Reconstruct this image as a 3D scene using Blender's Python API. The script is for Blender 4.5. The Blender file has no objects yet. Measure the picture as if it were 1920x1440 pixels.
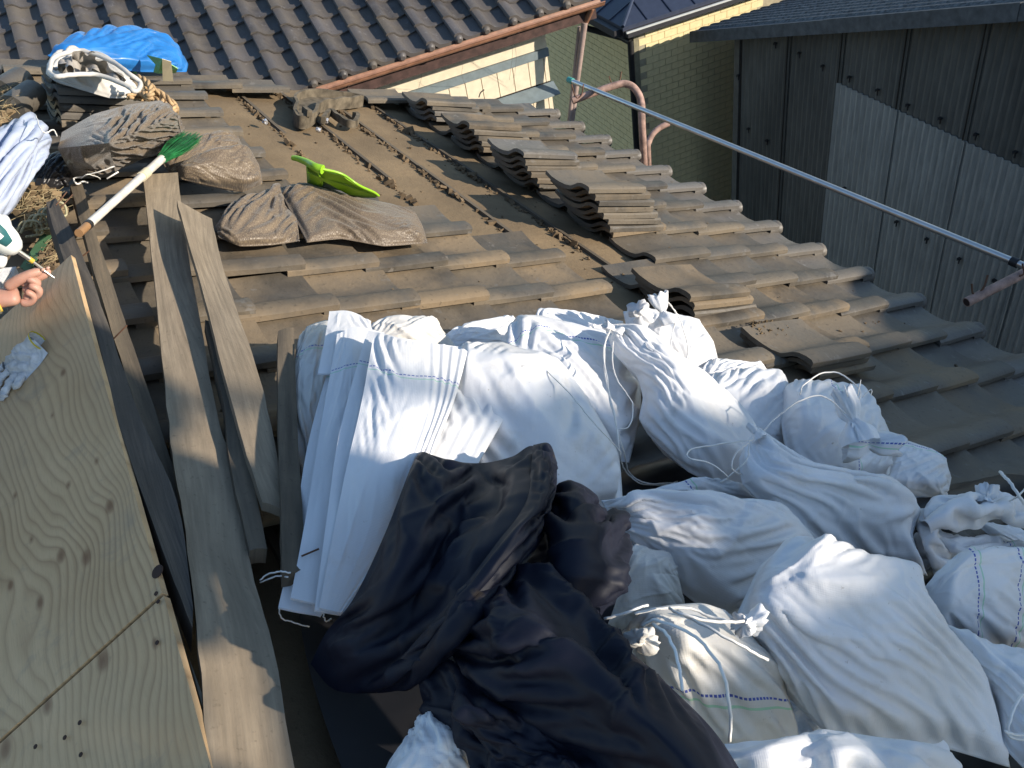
import bpy, bmesh, math, random
import numpy as np
from mathutils import Matrix, Vector

rnd = random.Random(7)
SC = bpy.context.scene
COL = SC.collection

# ------------------------------------------------------------------ camera
FPX = 1644.0
_d1 = np.array([-1260, -1200, 1644.]); _d1 /= np.linalg.norm(_d1)
_d2 = np.array([2440, -310, 1644.]); _d2 /= np.linalg.norm(_d2)
_n = -np.cross(_d1, _d2); _n /= np.linalg.norm(_n)
TH = math.radians(24)
_U = np.cos(TH) * _n - np.sin(TH) * _d2; _U /= np.linalg.norm(_U)
_Y = _d1 - _U * (_d1 @ _U); _Y /= np.linalg.norm(_Y)
_X = np.cross(_Y, _U)
RW = np.array([_X, _Y, _U])                 # camera axes (right, down, forward) -> world
S = np.array([math.cos(TH), 0, -math.sin(TH)])   # down the roof slope
T = np.array([0, 1., 0])                         # along the eave, away from the camera
N = np.array([math.sin(TH), 0, math.cos(TH)])    # roof normal
CAM = 1.05 * N

cam_data = bpy.data.cameras.new('camera')
cam = bpy.data.objects.new('camera', cam_data); COL.objects.link(cam)
m = np.eye(4)
m[:3, 0] = RW @ np.array([1, 0, 0]); m[:3, 1] = RW @ np.array([0, -1, 0]); m[:3, 2] = RW @ np.array([0, 0, -1])
m[:3, 3] = CAM
cam.matrix_world = Matrix(m.tolist())
cam_data.sensor_width = 36.0
cam_data.lens = 36.0 * FPX / 1920.0
cam_data.clip_start = 0.02; cam_data.clip_end = 500
SC.camera = cam

# ------------------------------------------------------------------ light
SUN_EL, SUN_AZ = math.radians(18.5), math.radians(-50)     # azimuth from +X towards +Y
sun_vec = Vector((math.cos(SUN_EL) * math.cos(SUN_AZ), math.cos(SUN_EL) * math.sin(SUN_AZ), math.sin(SUN_EL)))
sd = bpy.data.lights.new('sun', 'SUN'); sd.energy = 5.0; sd.angle = math.radians(0.6); sd.color = (1.0, 0.89, 0.75)
sun = bpy.data.objects.new('sun', sd); COL.objects.link(sun)
sun.rotation_euler = sun_vec.to_track_quat('Z', 'Y').to_euler()
W = bpy.data.worlds.new('World'); SC.world = W; W.use_nodes = True
nt = W.node_tree; bg = nt.nodes['Background']
sky = nt.nodes.new('ShaderNodeTexSky'); sky.sky_type = 'NISHITA'; sky.sun_disc = False
sky.sun_elevation = SUN_EL; sky.sun_rotation = math.radians(90) - SUN_AZ
sky.air_density = 1.1; sky.dust_density = 0.3; sky.ozone_density = 2.2
nt.links.new(sky.outputs[0], bg.inputs[0]); bg.inputs[1].default_value = 0.15
SC.view_settings.view_transform = 'Standard'; SC.view_settings.look = 'None'
SC.view_settings.gamma = 1; SC.view_settings.exposure = 0.52
SC.view_settings.use_curve_mapping = False
SC.cycles.max_bounces = 6

# ------------------------------------------------------------------ space helpers
def ray(x, y):
    return RW @ np.array([(x - 960) / FPX, (y - 720) / FPX, 1.0])
def P(x, y, h=0.0):
    "point h above the roof plane seen in direction x, y"
    r = ray(x, y); return CAM + r * ((h - CAM @ N) / (r @ N))
def Pl(x, y, P0, n):
    r = ray(x, y); P0 = np.asarray(P0, float); n = np.asarray(n, float)
    return CAM + r * (((P0 - CAM) @ n) / (r @ n))
def Z(x, y, z): return CAM + ray(x, y) * z
def rl(p): p = np.asarray(p, float); return np.array([p @ S, p @ T, p @ N])
def rw(s, t, h): return s * S + t * T + h * N
def px(p):
    q = RW.T @ (np.asarray(p) - CAM); return np.array([q[0] / q[2] * FPX + 960, q[1] / q[2] * FPX + 720])
MR = Matrix(np.vstack([np.c_[np.array([S, T, N]).T, [0, 0, 0]], [0, 0, 0, 1]]).tolist())

# ------------------------------------------------------------------ object helpers
def mk(name, V, F, mat, smooth=None, uv=None):
    me = bpy.data.meshes.new(name)
    me.from_pydata([tuple(map(float, v)) for v in V], [], [tuple(int(i) for i in f) for f in F])
    if mat is not None: me.materials.append(mat)
    if uv is not None:
        ul = me.uv_layers.new(name='UVMap')
        li = np.zeros(len(me.loops), dtype=np.int32); me.loops.foreach_get('vertex_index', li)
        ul.data.foreach_set('uv', np.asarray(uv, dtype=np.float32)[li].ravel())
    if smooth is not None:
        for p in me.polygons: p.use_smooth = True
        if smooth < 179: me.set_sharp_from_angle(angle=math.radians(smooth))
    me.update(); return me
def tag(o, label=None, cat=None, group=None, kind=None):
    if label: o['label'] = label
    if cat: o['category'] = cat
    if group: o['group'] = group
    if kind: o['kind'] = kind
    return o
def ob(name, me, parent=None, loc=None, mat4=None, **kw):
    o = bpy.data.objects.new(name, me); COL.objects.link(o)
    if parent is not None: o.parent = parent
    if mat4 is not None: o.matrix_local = mat4
    elif loc is not None: o.location = loc
    return tag(o, **kw)
def empty(name, loc, label, cat, group=None, rot=None):
    o = bpy.data.objects.new(name, None); COL.objects.link(o)
    o.empty_display_size = 0.05
    if rot is not None: o.matrix_world = rot
    else: o.location = tuple(map(float, loc))
    return tag(o, label, cat, group)
def wpart(name, V, F, mat, parent, smooth=None, uv=None, **kw):
    "mesh given in world coordinates as child of an unrotated empty"
    org = np.array(parent.location) if parent is not None else np.zeros(3)
    if parent is not None and parent.parent is not None:
        q = parent
        org = np.zeros(3)
        while q is not None: org = org + np.array(q.location); q = q.parent
    V = np.asarray(V, float) - org
    return ob(name, mk(name, V, F, mat, smooth, uv), parent, **kw)
def wthing(name, V, F, mat, label, cat, group=None, smooth=None, uv=None):
    V = np.asarray(V, float); c = V.mean(0); c[2] = V[:, 2].min()
    return ob(name, mk(name, V - c, F, mat, smooth, uv), None, loc=tuple(c), label=label, cat=cat, group=group)

def boxVF(a, b, base=0):
    (x0, y0, z0), (x1, y1, z1) = a, b
    V = [(x0, y0, z0), (x1, y0, z0), (x1, y1, z0), (x0, y1, z0), (x0, y0, z1), (x1, y0, z1), (x1, y1, z1), (x0, y1, z1)]
    F = [(0, 3, 2, 1), (4, 5, 6, 7), (0, 1, 5, 4), (1, 2, 6, 5), (2, 3, 7, 6), (3, 0, 4, 7)]
    return V, [tuple(i + base for i in f) for f in F]
class MB:
    def __init__(s): s.V = []; s.F = []
    def add(s, V, F):
        b = len(s.V); s.V += [tuple(v) for v in V]; s.F += [tuple(i + b for i in f) for f in F]; return s
    def box(s, a, b): V, F = boxVF(a, b); return s.add(V, F)
    def obox(s, c, ax, ay, az):
        c, ax, ay, az = map(lambda q: np.asarray(q, float), (c, ax, ay, az))
        V = [c + i * ax + j * ay + k * az for k in (-1, 1) for (i, j) in ((-1, -1), (1, -1), (1, 1), (-1, 1))]
        return s.add(V, [(0, 3, 2, 1), (4, 5, 6, 7), (0, 1, 5, 4), (1, 2, 6, 5), (2, 3, 7, 6), (3, 0, 4, 7)])
    def tube(s, pts, r, n=8, caps=True):
        V, F = tubeVF(pts, r, n, caps); return s.add(V, F)
def spline(pts, k=8):
    P_ = np.asarray(pts, float)
    if len(P_) < 3: return P_
    Q = np.vstack([2 * P_[0] - P_[1], P_, 2 * P_[-1] - P_[-2]]); out = []
    for i in range(1, len(Q) - 2):
        for j in range(k):
            t = j / k
            out.append(0.5 * ((2 * Q[i]) + (-Q[i - 1] + Q[i + 1]) * t + (2 * Q[i - 1] - 5 * Q[i] + 4 * Q[i + 1] - Q[i + 2]) * t * t + (-Q[i - 1] + 3 * Q[i] - 3 * Q[i + 1] + Q[i + 2]) * t ** 3))
    out.append(P_[-1]); return np.array(out)
def tubeVF(pts, r, n=8, caps=True):
    pts = np.asarray(pts, float); m_ = len(pts)
    rr = np.full(m_, r, float) if np.isscalar(r) else np.asarray(r, float)
    tan = np.gradient(pts, axis=0); tan /= np.linalg.norm(tan, axis=1)[:, None] + 1e-12
    u = np.cross(tan[0], [0, 0, 1.]);
    if np.linalg.norm(u) < .1: u = np.cross(tan[0], [1., 0, 0])
    V = []; F = []
    for i in range(m_):
        u = u - tan[i] * (u @ tan[i]); u /= np.linalg.norm(u); v = np.cross(tan[i], u)
        for k in range(n):
            a = 2 * math.pi * k / n; V.append(pts[i] + rr[i] * (math.cos(a) * u + math.sin(a) * v))
    for i in range(m_ - 1):
        for k in range(n):
            k2 = (k + 1) % n; F.append((i * n + k, i * n + k2, (i + 1) * n + k2, (i + 1) * n + k))
    if caps: F.append(tuple(range(n))[::-1]); F.append(tuple((m_ - 1) * n + k for k in range(n)))
    return V, F
def gridF(nu, nv, flip=False):
    F = []
    for i in range(nu - 1):
        for j in range(nv - 1):
            a = i * nv + j; f = (a, a + nv, a + nv + 1, a + 1)
            F.append(f[::-1] if flip else f)
    return F

# ------------------------------------------------------------------ materials
class NB:
    def __init__(s, name, rough=0.8, spec=0.3):
        s.m = bpy.data.materials.new(name); s.m.use_nodes = True
        s.t = s.m.node_tree; s.n = s.t.nodes; s.b = s.n['Principled BSDF']
        s.b.inputs['Roughness'].default_value = rough
        s.b.inputs['Specular IOR Level'].default_value = spec
        s.tc = s.n.new('ShaderNodeTexCoord'); s.co = s.tc.outputs['Object']; s.h = []
    def L(s, a, b): s.t.links.new(a, b)
    def mapping(s, scale=(1, 1, 1), rot=(0, 0, 0), src=None, loc=(0, 0, 0)):
        q = s.n.new('ShaderNodeMapping'); q.inputs['Scale'].default_value = scale; q.inputs['Rotation'].default_value = rot
        q.inputs['Location'].default_value = loc
        s.L(src or s.co, q.inputs['Vector']); return q.outputs[0]
    def rand_co(s, k=7.0):
        "object coordinates shifted per object so that copies differ"
        oi = s.n.new('ShaderNodeObjectInfo'); mu = s.n.new('ShaderNodeMath'); mu.operation = 'MULTIPLY'; mu.inputs[1].default_value = k
        s.L(oi.outputs['Random'], mu.inputs[0]); cb = s.n.new('ShaderNodeCombineXYZ')
        s.L(mu.outputs[0], cb.inputs[0]); s.L(mu.outputs[0], cb.inputs[1]); s.L(mu.outputs[0], cb.inputs[2])
        ad = s.n.new('ShaderNodeVectorMath'); ad.operation = 'ADD'; s.L(s.co, ad.inputs[0]); s.L(cb.outputs[0], ad.inputs[1])
        s.co = ad.outputs[0]; return oi.outputs['Random']
    def noise(s, scale, detail=4, rough=0.55, co=None, dist=0.0):
        q = s.n.new('ShaderNodeTexNoise'); q.inputs['Scale'].default_value = scale; q.inputs['Detail'].default_value = detail
        q.inputs['Roughness'].default_value = rough; q.inputs['Distortion'].default_value = dist
        s.L(co or s.co, q.inputs['Vector']); return q.outputs['Fac']
    def wave(s, scale, dist=2, detail=2, co=None, dscale=1.0, prof='SIN', dirn='X'):
        q = s.n.new('ShaderNodeTexWave'); q.inputs['Scale'].default_value = scale; q.inputs['Distortion'].default_value = dist
        q.inputs['Detail'].default_value = detail; q.inputs['Detail Scale'].default_value = dscale; q.wave_profile = prof; q.bands_direction = dirn
        s.L(co or s.co, q.inputs['Vector']); return q.outputs['Fac']
    def vor(s, scale, co=None, feat='F1', rnd_=1.0):
        q = s.n.new('ShaderNodeTexVoronoi'); q.inputs['Scale'].default_value = scale; q.feature = feat; q.inputs['Randomness'].default_value = rnd_
        s.L(co or s.co, q.inputs['Vector']); return q
    def ramp(s, fac, stops):
        q = s.n.new('ShaderNodeValToRGB'); e = q.color_ramp.elements
        while len(e) < len(stops): e.new(0.5)
        for el, (p, c) in zip(e, stops):
            el.position = p; el.color = (*c, 1) if not np.isscalar(c) else (c, c, c, 1)
        s.L(fac, q.inputs[0]); return q.outputs[0]
    def mix(s, fac, a, b, mode='MIX'):
        q = s.n.new('ShaderNodeMix'); q.data_type = 'RGBA'; q.blend_type = mode
        for sock, v in ((q.inputs[0], fac), (q.inputs[6], a), (q.inputs[7], b)):
            if isinstance(v, (int, float)): sock.default_value = v if sock is q.inputs[0] else (v, v, v, 1)
            elif isinstance(v, tuple): sock.default_value = (*v, 1)
            else: s.L(v, sock)
        return q.outputs[2]
    def math(s, op, a, b=0.0, c=None):
        q = s.n.new('ShaderNodeMath'); q.operation = op
        for i, v in enumerate((a, b) if c is None else (a, b, c)):
            if isinstance(v, (int, float)): q.inputs[i].default_value = v
            else: s.L(v, q.inputs[i])
        return q.outputs[0]
    def sep(s, co=None):
        q = s.n.new('ShaderNodeSeparateXYZ'); s.L(co or s.co, q.inputs[0]); return q.outputs
    def color(s, c):
        if isinstance(c, tuple): s.b.inputs['Base Color'].default_value = (*c, 1)
        else: s.L(c, s.b.inputs['Base Color'])
        return s
    def rough(s, r): s.L(r, s.b.inputs['Roughness']); return s
    def bump(s, h, strength=0.5, dist=0.005):
        q = s.n.new('ShaderNodeBump'); q.inputs['Strength'].default_value = strength; q.inputs['Distance'].default_value = dist
        s.L(h, q.inputs['Height'])
        cur = s.b.inputs['Normal']
        if cur.is_linked: s.L(cur.links[0].from_socket, q.inputs['Normal'])
        s.L(q.outputs[0], s.b.inputs['Normal']); return s

def mat_tile(name, base, dusty, amt=0.5, rough=0.55):
    b = NB(name, rough, 0.35); r = b.rand_co(9.0)
    n1 = b.noise(9, 5, .6); n2 = b.noise(60, 3, .6); n3 = b.noise(3.5, 4, .6)
    shade = b.ramp(r, [(0, tuple(x * .6 for x in base)), (.5, base), (1, tuple(x * 1.5 for x in base))])
    c = b.mix(b.ramp(n1, [(.35, 0.), (.7, 1.)]), shade, tuple(x * 1.25 for x in base))
    # settled dust: more in hollows of the noise, varies per tile
    d = b.math('MULTIPLY', b.ramp(n3, [(.38, 0.), (.62, 1.)]), amt)
    r2 = b.math('FRACT', b.math('MULTIPLY', r, 17.3))
    d = b.math('MULTIPLY', d, b.math('ADD', b.math('MULTIPLY', r2, 0.8), 0.5))
    c = b.mix(d, c, dusty)
    c = b.mix(b.ramp(n2, [(.6, 0.), (.72, .5)]), c, tuple(x * .5 for x in base))
    c = b.mix(b.ramp(b.noise(16, 3, .7), [(.64, 0.), (.68, .55)]), c, tuple(min(.5, x * 1.5 + .05) for x in base))
    b.color(c)
    b.rough(b.math('ADD', b.math('MULTIPLY', d, .35), rough))
    b.bump(n2, .5, .003); b.bump(n1, .45, .008); return b.m
M = {}
M['tile'] = mat_tile('roof_tile_clay', (.075, .068, .058), (.175, .142, .10), .8, .44)
M['tile_dusty'] = mat_tile('roof_tile_clay_dusty', (.088, .076, .060), (.215, .162, .103), .95, .55)
M['tile_end'] = mat_tile('roof_tile_eave', (.11, .102, .092), (.17, .145, .11), .4, .4)
M['tile_neighbour'] = mat_tile('glazed_tile_grey', (.078, .072, .070), (.11, .095, .075), .6, .42)

def mat_soil():
    b = NB('dusty_underlay', .95, .15)
    n1 = b.noise(2.2, 5, .6); n2 = b.noise(22, 5, .65); n3 = b.noise(130, 3, .6)
    c = b.ramp(n1, [(.3, (.15, .11, .068)), (.55, (.215, .158, .095)), (.75, (.28, .20, .115))])
    c = b.mix(b.ramp(n2, [(.55, 0.), (.7, .5)]), c, (.17, .12, .075))
    c = b.mix(b.ramp(n3, [(.6, 0.), (.75, .5)]), c, (.10, .075, .05))
    b.color(c); b.bump(n3, .5, .003); b.bump(n2, .5, .008); return b.m
M['soil'] = mat_soil()
def mat_wood(name, c0, c1, c2, grain=30, rough=.8, knots=False, stretch=14):
    b = NB(name, rough, .25); b.co = b.tc.outputs['UV']
    oi = b.n.new('ShaderNodeObjectInfo')
    ad = b.n.new('ShaderNodeVectorMath'); ad.operation = 'ADD'; cb = b.n.new('ShaderNodeCombineXYZ')
    b.L(b.math('MULTIPLY', oi.outputs['Random'], 31.), cb.inputs[1]); b.L(b.co, ad.inputs[0]); b.L(cb.outputs[0], ad.inputs[1]); b.co = ad.outputs[0]
    co = b.mapping((stretch, 1, 1))
    n1 = b.noise(grain / stretch * 2, 5, .6, co=co); n2 = b.noise(6, 4, .6); n3 = b.noise(90, 4, .6)
    c = b.ramp(n1, [(.3, c0), (.5, c1), (.72, c2)])
    c = b.mix(b.ramp(n2, [(.4, 0.), (.65, .6)]), c, tuple(x * .75 for x in c1))
    c = b.mix(b.ramp(n3, [(.6, 0.), (.72, .45)]), c, tuple(x * .5 for x in c0))
    b.color(c); b.bump(n1, .35, .003); b.bump(n3, .25, .002); return b.m
M['board'] = mat_wood('weathered_board', (.18, .145, .10), (.27, .215, .15), (.36, .29, .20), 30)
M['timber_dark'] = mat_wood('dark_timber', (.045, .04, .036), (.075, .066, .056), (.12, .10, .08), 40)
M['timber'] = mat_wood('old_timber', (.085, .07, .052), (.13, .105, .075), (.18, .14, .095), 40)

def plain(name, c, rough=.6, spec=.4, metal=0., nz=0.12, scale=14, bump=.15, dark=.6):
    b = NB(name, rough, spec); b.b.inputs['Metallic'].default_value = metal
    n1 = b.noise(scale, 5, .6); n2 = b.noise(scale * 6, 3, .6)
    cc = b.mix(b.ramp(n1, [(.3, 0.), (.7, 1.)]), tuple(x * (1 - nz * 2) for x in c), tuple(min(1, x * (1 + nz)) for x in c))
    cc = b.mix(b.ramp(n2, [(.6, 0.), (.8, nz * 2)]), cc, tuple(x * dark for x in c))
    b.color(cc); b.bump(n2, bump, .002); return b.m

# ================================================================== STRUCTURE
GZ = -6.0
M['ground'] = plain('ground_concrete', (.16, .15, .14), .9, .2)
ob('ground', mk('ground', [(-60, -60, GZ), (60, -60, GZ), (60, 60, GZ), (-60, 60, GZ)], [(0, 1, 2, 3)], M['ground']), kind='structure')

def prof_c(a, k=1.0):
    xs = [0, .008, .025, .05, .07, .09, .115, .15, .19, .23, .27, .295]
    cs = [.038, .045, .047, .047, .043, .031, .012, .003, 0, .002, .007, .014]
    return np.interp(a, xs, cs) * k
PA = [0, .008, .03, .06, .08, .10, .12, .155, .20, .25, .295]
def tile_mesh(name, mat, Lg=.295, th=.016, k=1.0, end=None, front=0.0, seed=0):
    r = random.Random(seed); V = []; F = []; n = len(PA)
    bs = [0, Lg * .5, Lg]
    for b in bs:
        for a in PA:
            V.append((a + r.uniform(-.0012, .0012), b, prof_c(a, k) + (.0015 * math.sin(b * 20 + a * 30 + seed))))
    top = len(V)
    for b in bs:
        for a in PA: V.append((a, b + (.001 if b == 0 else 0), prof_c(a, k) - th - (front if b == 0 else 0)))
    for i in range(2):
        for j in range(n - 1):
            q = i * n + j; F.append((q, q + 1, q + n + 1, q + n)); q += top; F.append((q, q + n, q + n + 1, q + 1))
    for j in range(n - 1):
        F.append((j, top + j, top + j + 1, j + 1)); q = 2 * n + j; F.append((q, q + 1, top + q + 1, top + q))
    for i in range(2):
        q = i * n; F.append((q, q + n, top + q + n, top + q)); q = i * n + n - 1; F.append((q, top + q, top + q + n, q + n))
    if end == 'disc':
        # rounded cap on the roll at the eave
        pts = []; m_ = 12; c0 = (.036, .012)
        for y, r_ in ((.05, .036), (-.006, .038), (-.012, .042), (-.026, .041), (-.030, .034)):
            b0 = len(V)
            for q in range(m_):
                an = 2 * math.pi * q / m_; V.append((c0[0] + r_ * math.cos(an), y, c0[1] + r_ * math.sin(an) * .92))
            pts.append(b0)
        for b0, b1 in zip(pts, pts[1:]):
            for q in range(m_): F.append((b0 + q, b0 + (q + 1) % m_, b1 + (q + 1) % m_, b1 + q))
        F.append(tuple(pts[-1] + q for q in range(m_)))
    if end == 'ball':
        m_ = 10; rings = []
        for i in range(1, 6):
            ph = math.pi * i / 6; b0 = len(V)
            for q in range(m_):
                an = 2 * math.pi * q / m_
                V.append((.036 + .042 * math.sin(ph) * math.cos(an), -.012 - .042 * math.cos(ph) * .8 + .01, .010 + .042 * math.sin(ph) * math.sin(an)))
            rings.append(b0)
        for b0, b1 in zip(rings, rings[1:]):
            for q in range(m_): F.append((b0 + q, b1 + q, b1 + (q + 1) % m_, b0 + (q + 1) % m_))
        F.append(tuple(rings[0] + q for q in range(m_)))
    return mk(name, V, F, mat, 38)
def tile_mats(mats): return [tile_mesh('roof_tile', mt, seed=i) for i, mt in enumerate(mats)]
TILES = tile_mats([M['tile'], M['tile'], M['tile_dusty'], M['tile']])
TILE_DUSTY = tile_mats([M['tile_dusty'], M['tile_dusty']])
EAVE = tile_mesh('eave_tile', M['tile_end'], end='disc', seed=5)

def inpoly(p, poly):
    x, y = p; c = False; n = len(poly)
    for i in range(n):
        (x1, y1), (x2, y2) = poly[i], poly[(i + 1) % n]
        if (y1 > y) != (y2 > y) and x < (x2 - x1) * (y - y1) / (y2 - y1 + 1e-9) + x1: c = not c
    return c
LW, TW, TTH = .245, .2685, .016
TILT = math.atan((TTH + .004) / LW)
HB = -.050
ROOF = empty('tiled_house_roof', (0, 0, 0), 'old brown clay tiled roof being stripped, carrying sacks, planks and tile stacks', 'roof', rot=MR)
BARE = [(380, 160), (560, 168), (740, 186), (800, 200), (890, 250), (950, 300), (1030, 350), (1100, 400), (1200, 465), (1130, 480), (1040, 472), (940, 440), (800, 410), (690, 395), (610, 350), (520, 310), (455, 262), (410, 215)]
BARE2 = [(1035, 548), (1130, 515), (1200, 520), (1300, 600), (1180, 615), (1090, 580)]
HID = [(640, 760), (900, 660), (1250, 690), (1600, 850), (1850, 1080), (1900, 1440), (760, 1300), (640, 1100)]
n_t = 0
for j in range(-5, 13):
    for k in range(0, 13):
        s_low = 3.43 - LW * k; t_near = 1.25 + TW * j - .04
        cpx = px(rw(s_low - .13, t_near + .15, -.03)); c2 = px(rw(s_low - .05, t_near + .05, 0))
        if k > 0 and (inpoly(cpx, BARE) or inpoly(cpx, BARE2)): continue
        if inpoly(cpx, HID) and inpoly(c2, HID): continue
        if cpx[0] < -60 or cpx[0] > 2150 or cpx[1] > 1650: continue
        if k >= 12 and j > 8: continue
        if s_low < .72 and t_near < 1.2: continue
        dusty = (k > 4 and cpx[1] > 380 and cpx[0] < 1200 and rnd.random() < .85)
        me = EAVE if k == 0 else (rnd.choice(TILE_DUSTY) if dusty else rnd.choice(TILES))
        q = Matrix(((0, -1, 0, s_low), (1, 0, 0, t_near), (0, 0, 1, HB + TTH + .004), (0, 0, 0, 1)))
        jit = Matrix.Translation((rnd.gauss(0, .0025), rnd.gauss(0, .004), rnd.uniform(0, .003))) @ Matrix.Rotation(rnd.gauss(0, .018), 4, 'Z') @ Matrix.Rotation(rnd.gauss(0, .012), 4, 'Y')
        ob('roof_tile' if k else 'eave_tile', me, ROOF, mat4=q @ jit @ Matrix.Rotation(-TILT + rnd.gauss(0, .004), 4, 'X')); n_t += 1
print('roof tiles', n_t)
# underlay: an uneven sheet of old clay and dust
V = []; nu, nv = 60, 90
for i in range(nu):
    for j in range(nv):
        s_ = .30 + 3.06 * i / (nu - 1); t_ = -1.2 + 5.95 * j / (nv - 1)
        V.append((s_, t_, HB - .018 + .004 * math.sin(s_ * 26.7) * math.sin(t_ * 7) + rnd.gauss(0, .0012)))
ob('underlay', mk('underlay', V, gridF(nu, nv), M['soil'], 179), ROOF)
# battens run along the eave; ragged clay lumps sit on their upper side
for k in range(0, 13):
    sb = 3.43 - LW * k - .23
    if sb < .3: continue
    mb = MB(); t0 = -1.1
    while t0 < 4.6:
        ln = rnd.uniform(.5, 1.3); t1 = min(t0 + ln, 4.62)
        if rnd.random() < .9:
            d = rnd.gauss(0, .003)
            mb.box((sb + d, t0, HB - .02), (sb + .018 + d, t1 - .004, HB - .005 + rnd.gauss(0, .0012)))
        t0 = t1
    ob('batten', mk('batten', mb.V, mb.F, M['timber']), ROOF)
lm = MB()
for k in range(0, 12):
    sb = 3.43 - LW * k - .24
    for q in range(520):
        t_ = rnd.uniform(.2, 4.6); p = px(rw(sb, t_, HB))
        if not (inpoly(p, BARE) or inpoly(p, BARE2)): continue
        dens = .5 + .5 * math.sin(t_ * 9 + k * 2.1)
        if rnd.random() > .25 + .75 * dens: continue
        sz = abs(rnd.gauss(0, .005)) + .0022; c = np.array([sb - abs(rnd.gauss(0, .012)), t_, HB - .016 + sz * .4])
        R_ = Matrix.Rotation(rnd.random() * 6, 3, Vector((rnd.random(), rnd.random(), rnd.random() + .1)).normalized())
        ax = [np.array(R_ @ Vector(v)) for v in ((sz * rnd.uniform(.6, 1.8), 0, 0), (0, sz, 0), (0, 0, sz * .55))]
        lm.obox(c, *ax)
M['clay'] = plain('clay_lumps', (.165, .12, .075), .95, .1, nz=.3)
ob('clay_debris', mk('clay_debris', lm.V, lm.F, M['clay']), ROOF, kind='stuff')
gm = MB()
for q in range(1500):
    s_, t_ = rnd.uniform(.4, 3.4), rnd.uniform(.9, 4.6)
    if rnd.random() > .35 + .65 * max(0, math.sin(s_ * 5.1 + 1) * math.sin(t_ * 3.3)): continue
    p = px(rw(s_, t_, 0))
    bare = inpoly(p, BARE) or inpoly(p, BARE2)
    a = (t_ - 1.25 + .04) % TW; fs = ((3.43 - s_) % LW) / LW
    h_ = HB - .017 if bare else HB + TTH + .004 + prof_c(a) - fs * (TTH + .004) + .001
    if not bare and (a < .1 or a > .25): continue
    z_ = abs(rnd.gauss(0, .0016)) + .0008; R_ = Matrix.Rotation(rnd.random() * 6, 3, 'Z')
    ax = [np.array(R_ @ Vector(v)) for v in ((z_ * rnd.uniform(.8, 1.8), 0, z_ * .3), (0, z_, 0), (0, 0, z_ * .7))]; gm.obox((s_, t_, h_), *ax)
ob('grit', mk('grit', gm.V, gm.F, M['clay']), ROOF, kind='stuff')
# eave: fascia, gutter board, wall of the house below, gable verge
mb = MB(); mb.box((3.28, -1.2, HB - .14), (3.305, 4.72, HB - .035)); ob('fascia_board', mk('fascia_board', mb.V, mb.F, M['timber']), ROOF)
M['rust_red'] = plain('red_primer', (.24, .06, .04), .7)
V, F = tubeVF([rw(3.40, -1.2, HB - .075), rw(3.40, 4.7, HB - .075)], .028, 8)
V = [rl(v) for v in V]; ob('eave_gutter', mk('eave_gutter', V, F, M['rust_red'], 60), ROOF)
M['plaster'] = plain('house_plaster', (.33, .30, .25), .9, .2)
hv = MB(); x1 = 2.85
V = []; 
RI = MR.inverted()
def inroof(Vw): return [tuple(RI @ Vector(v)) for v in Vw]
V, F = boxVF((-2.6, -1.1, GZ), (x1, 4.55, -1.42)); ob('house_wall', mk('house_wall', inroof(V), F, M['plaster']), ROOF)
for yy in (-1.09, 4.54):
    V = [(.28, yy, -.2), (x1, yy, -1.36), (x1, yy, -1.5), (-2.2, yy, -1.5)]; V += [(a, b + .02, c) for a, b, c in V]
    ob('gable_wall', mk('gable_wall', inroof(V), [(0, 1, 2, 3), (7, 6, 5, 4), (0, 3, 7, 4), (0, 4, 5, 1), (1, 5, 6, 2), (2, 6, 7, 3)], M['plaster']), ROOF)

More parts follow.
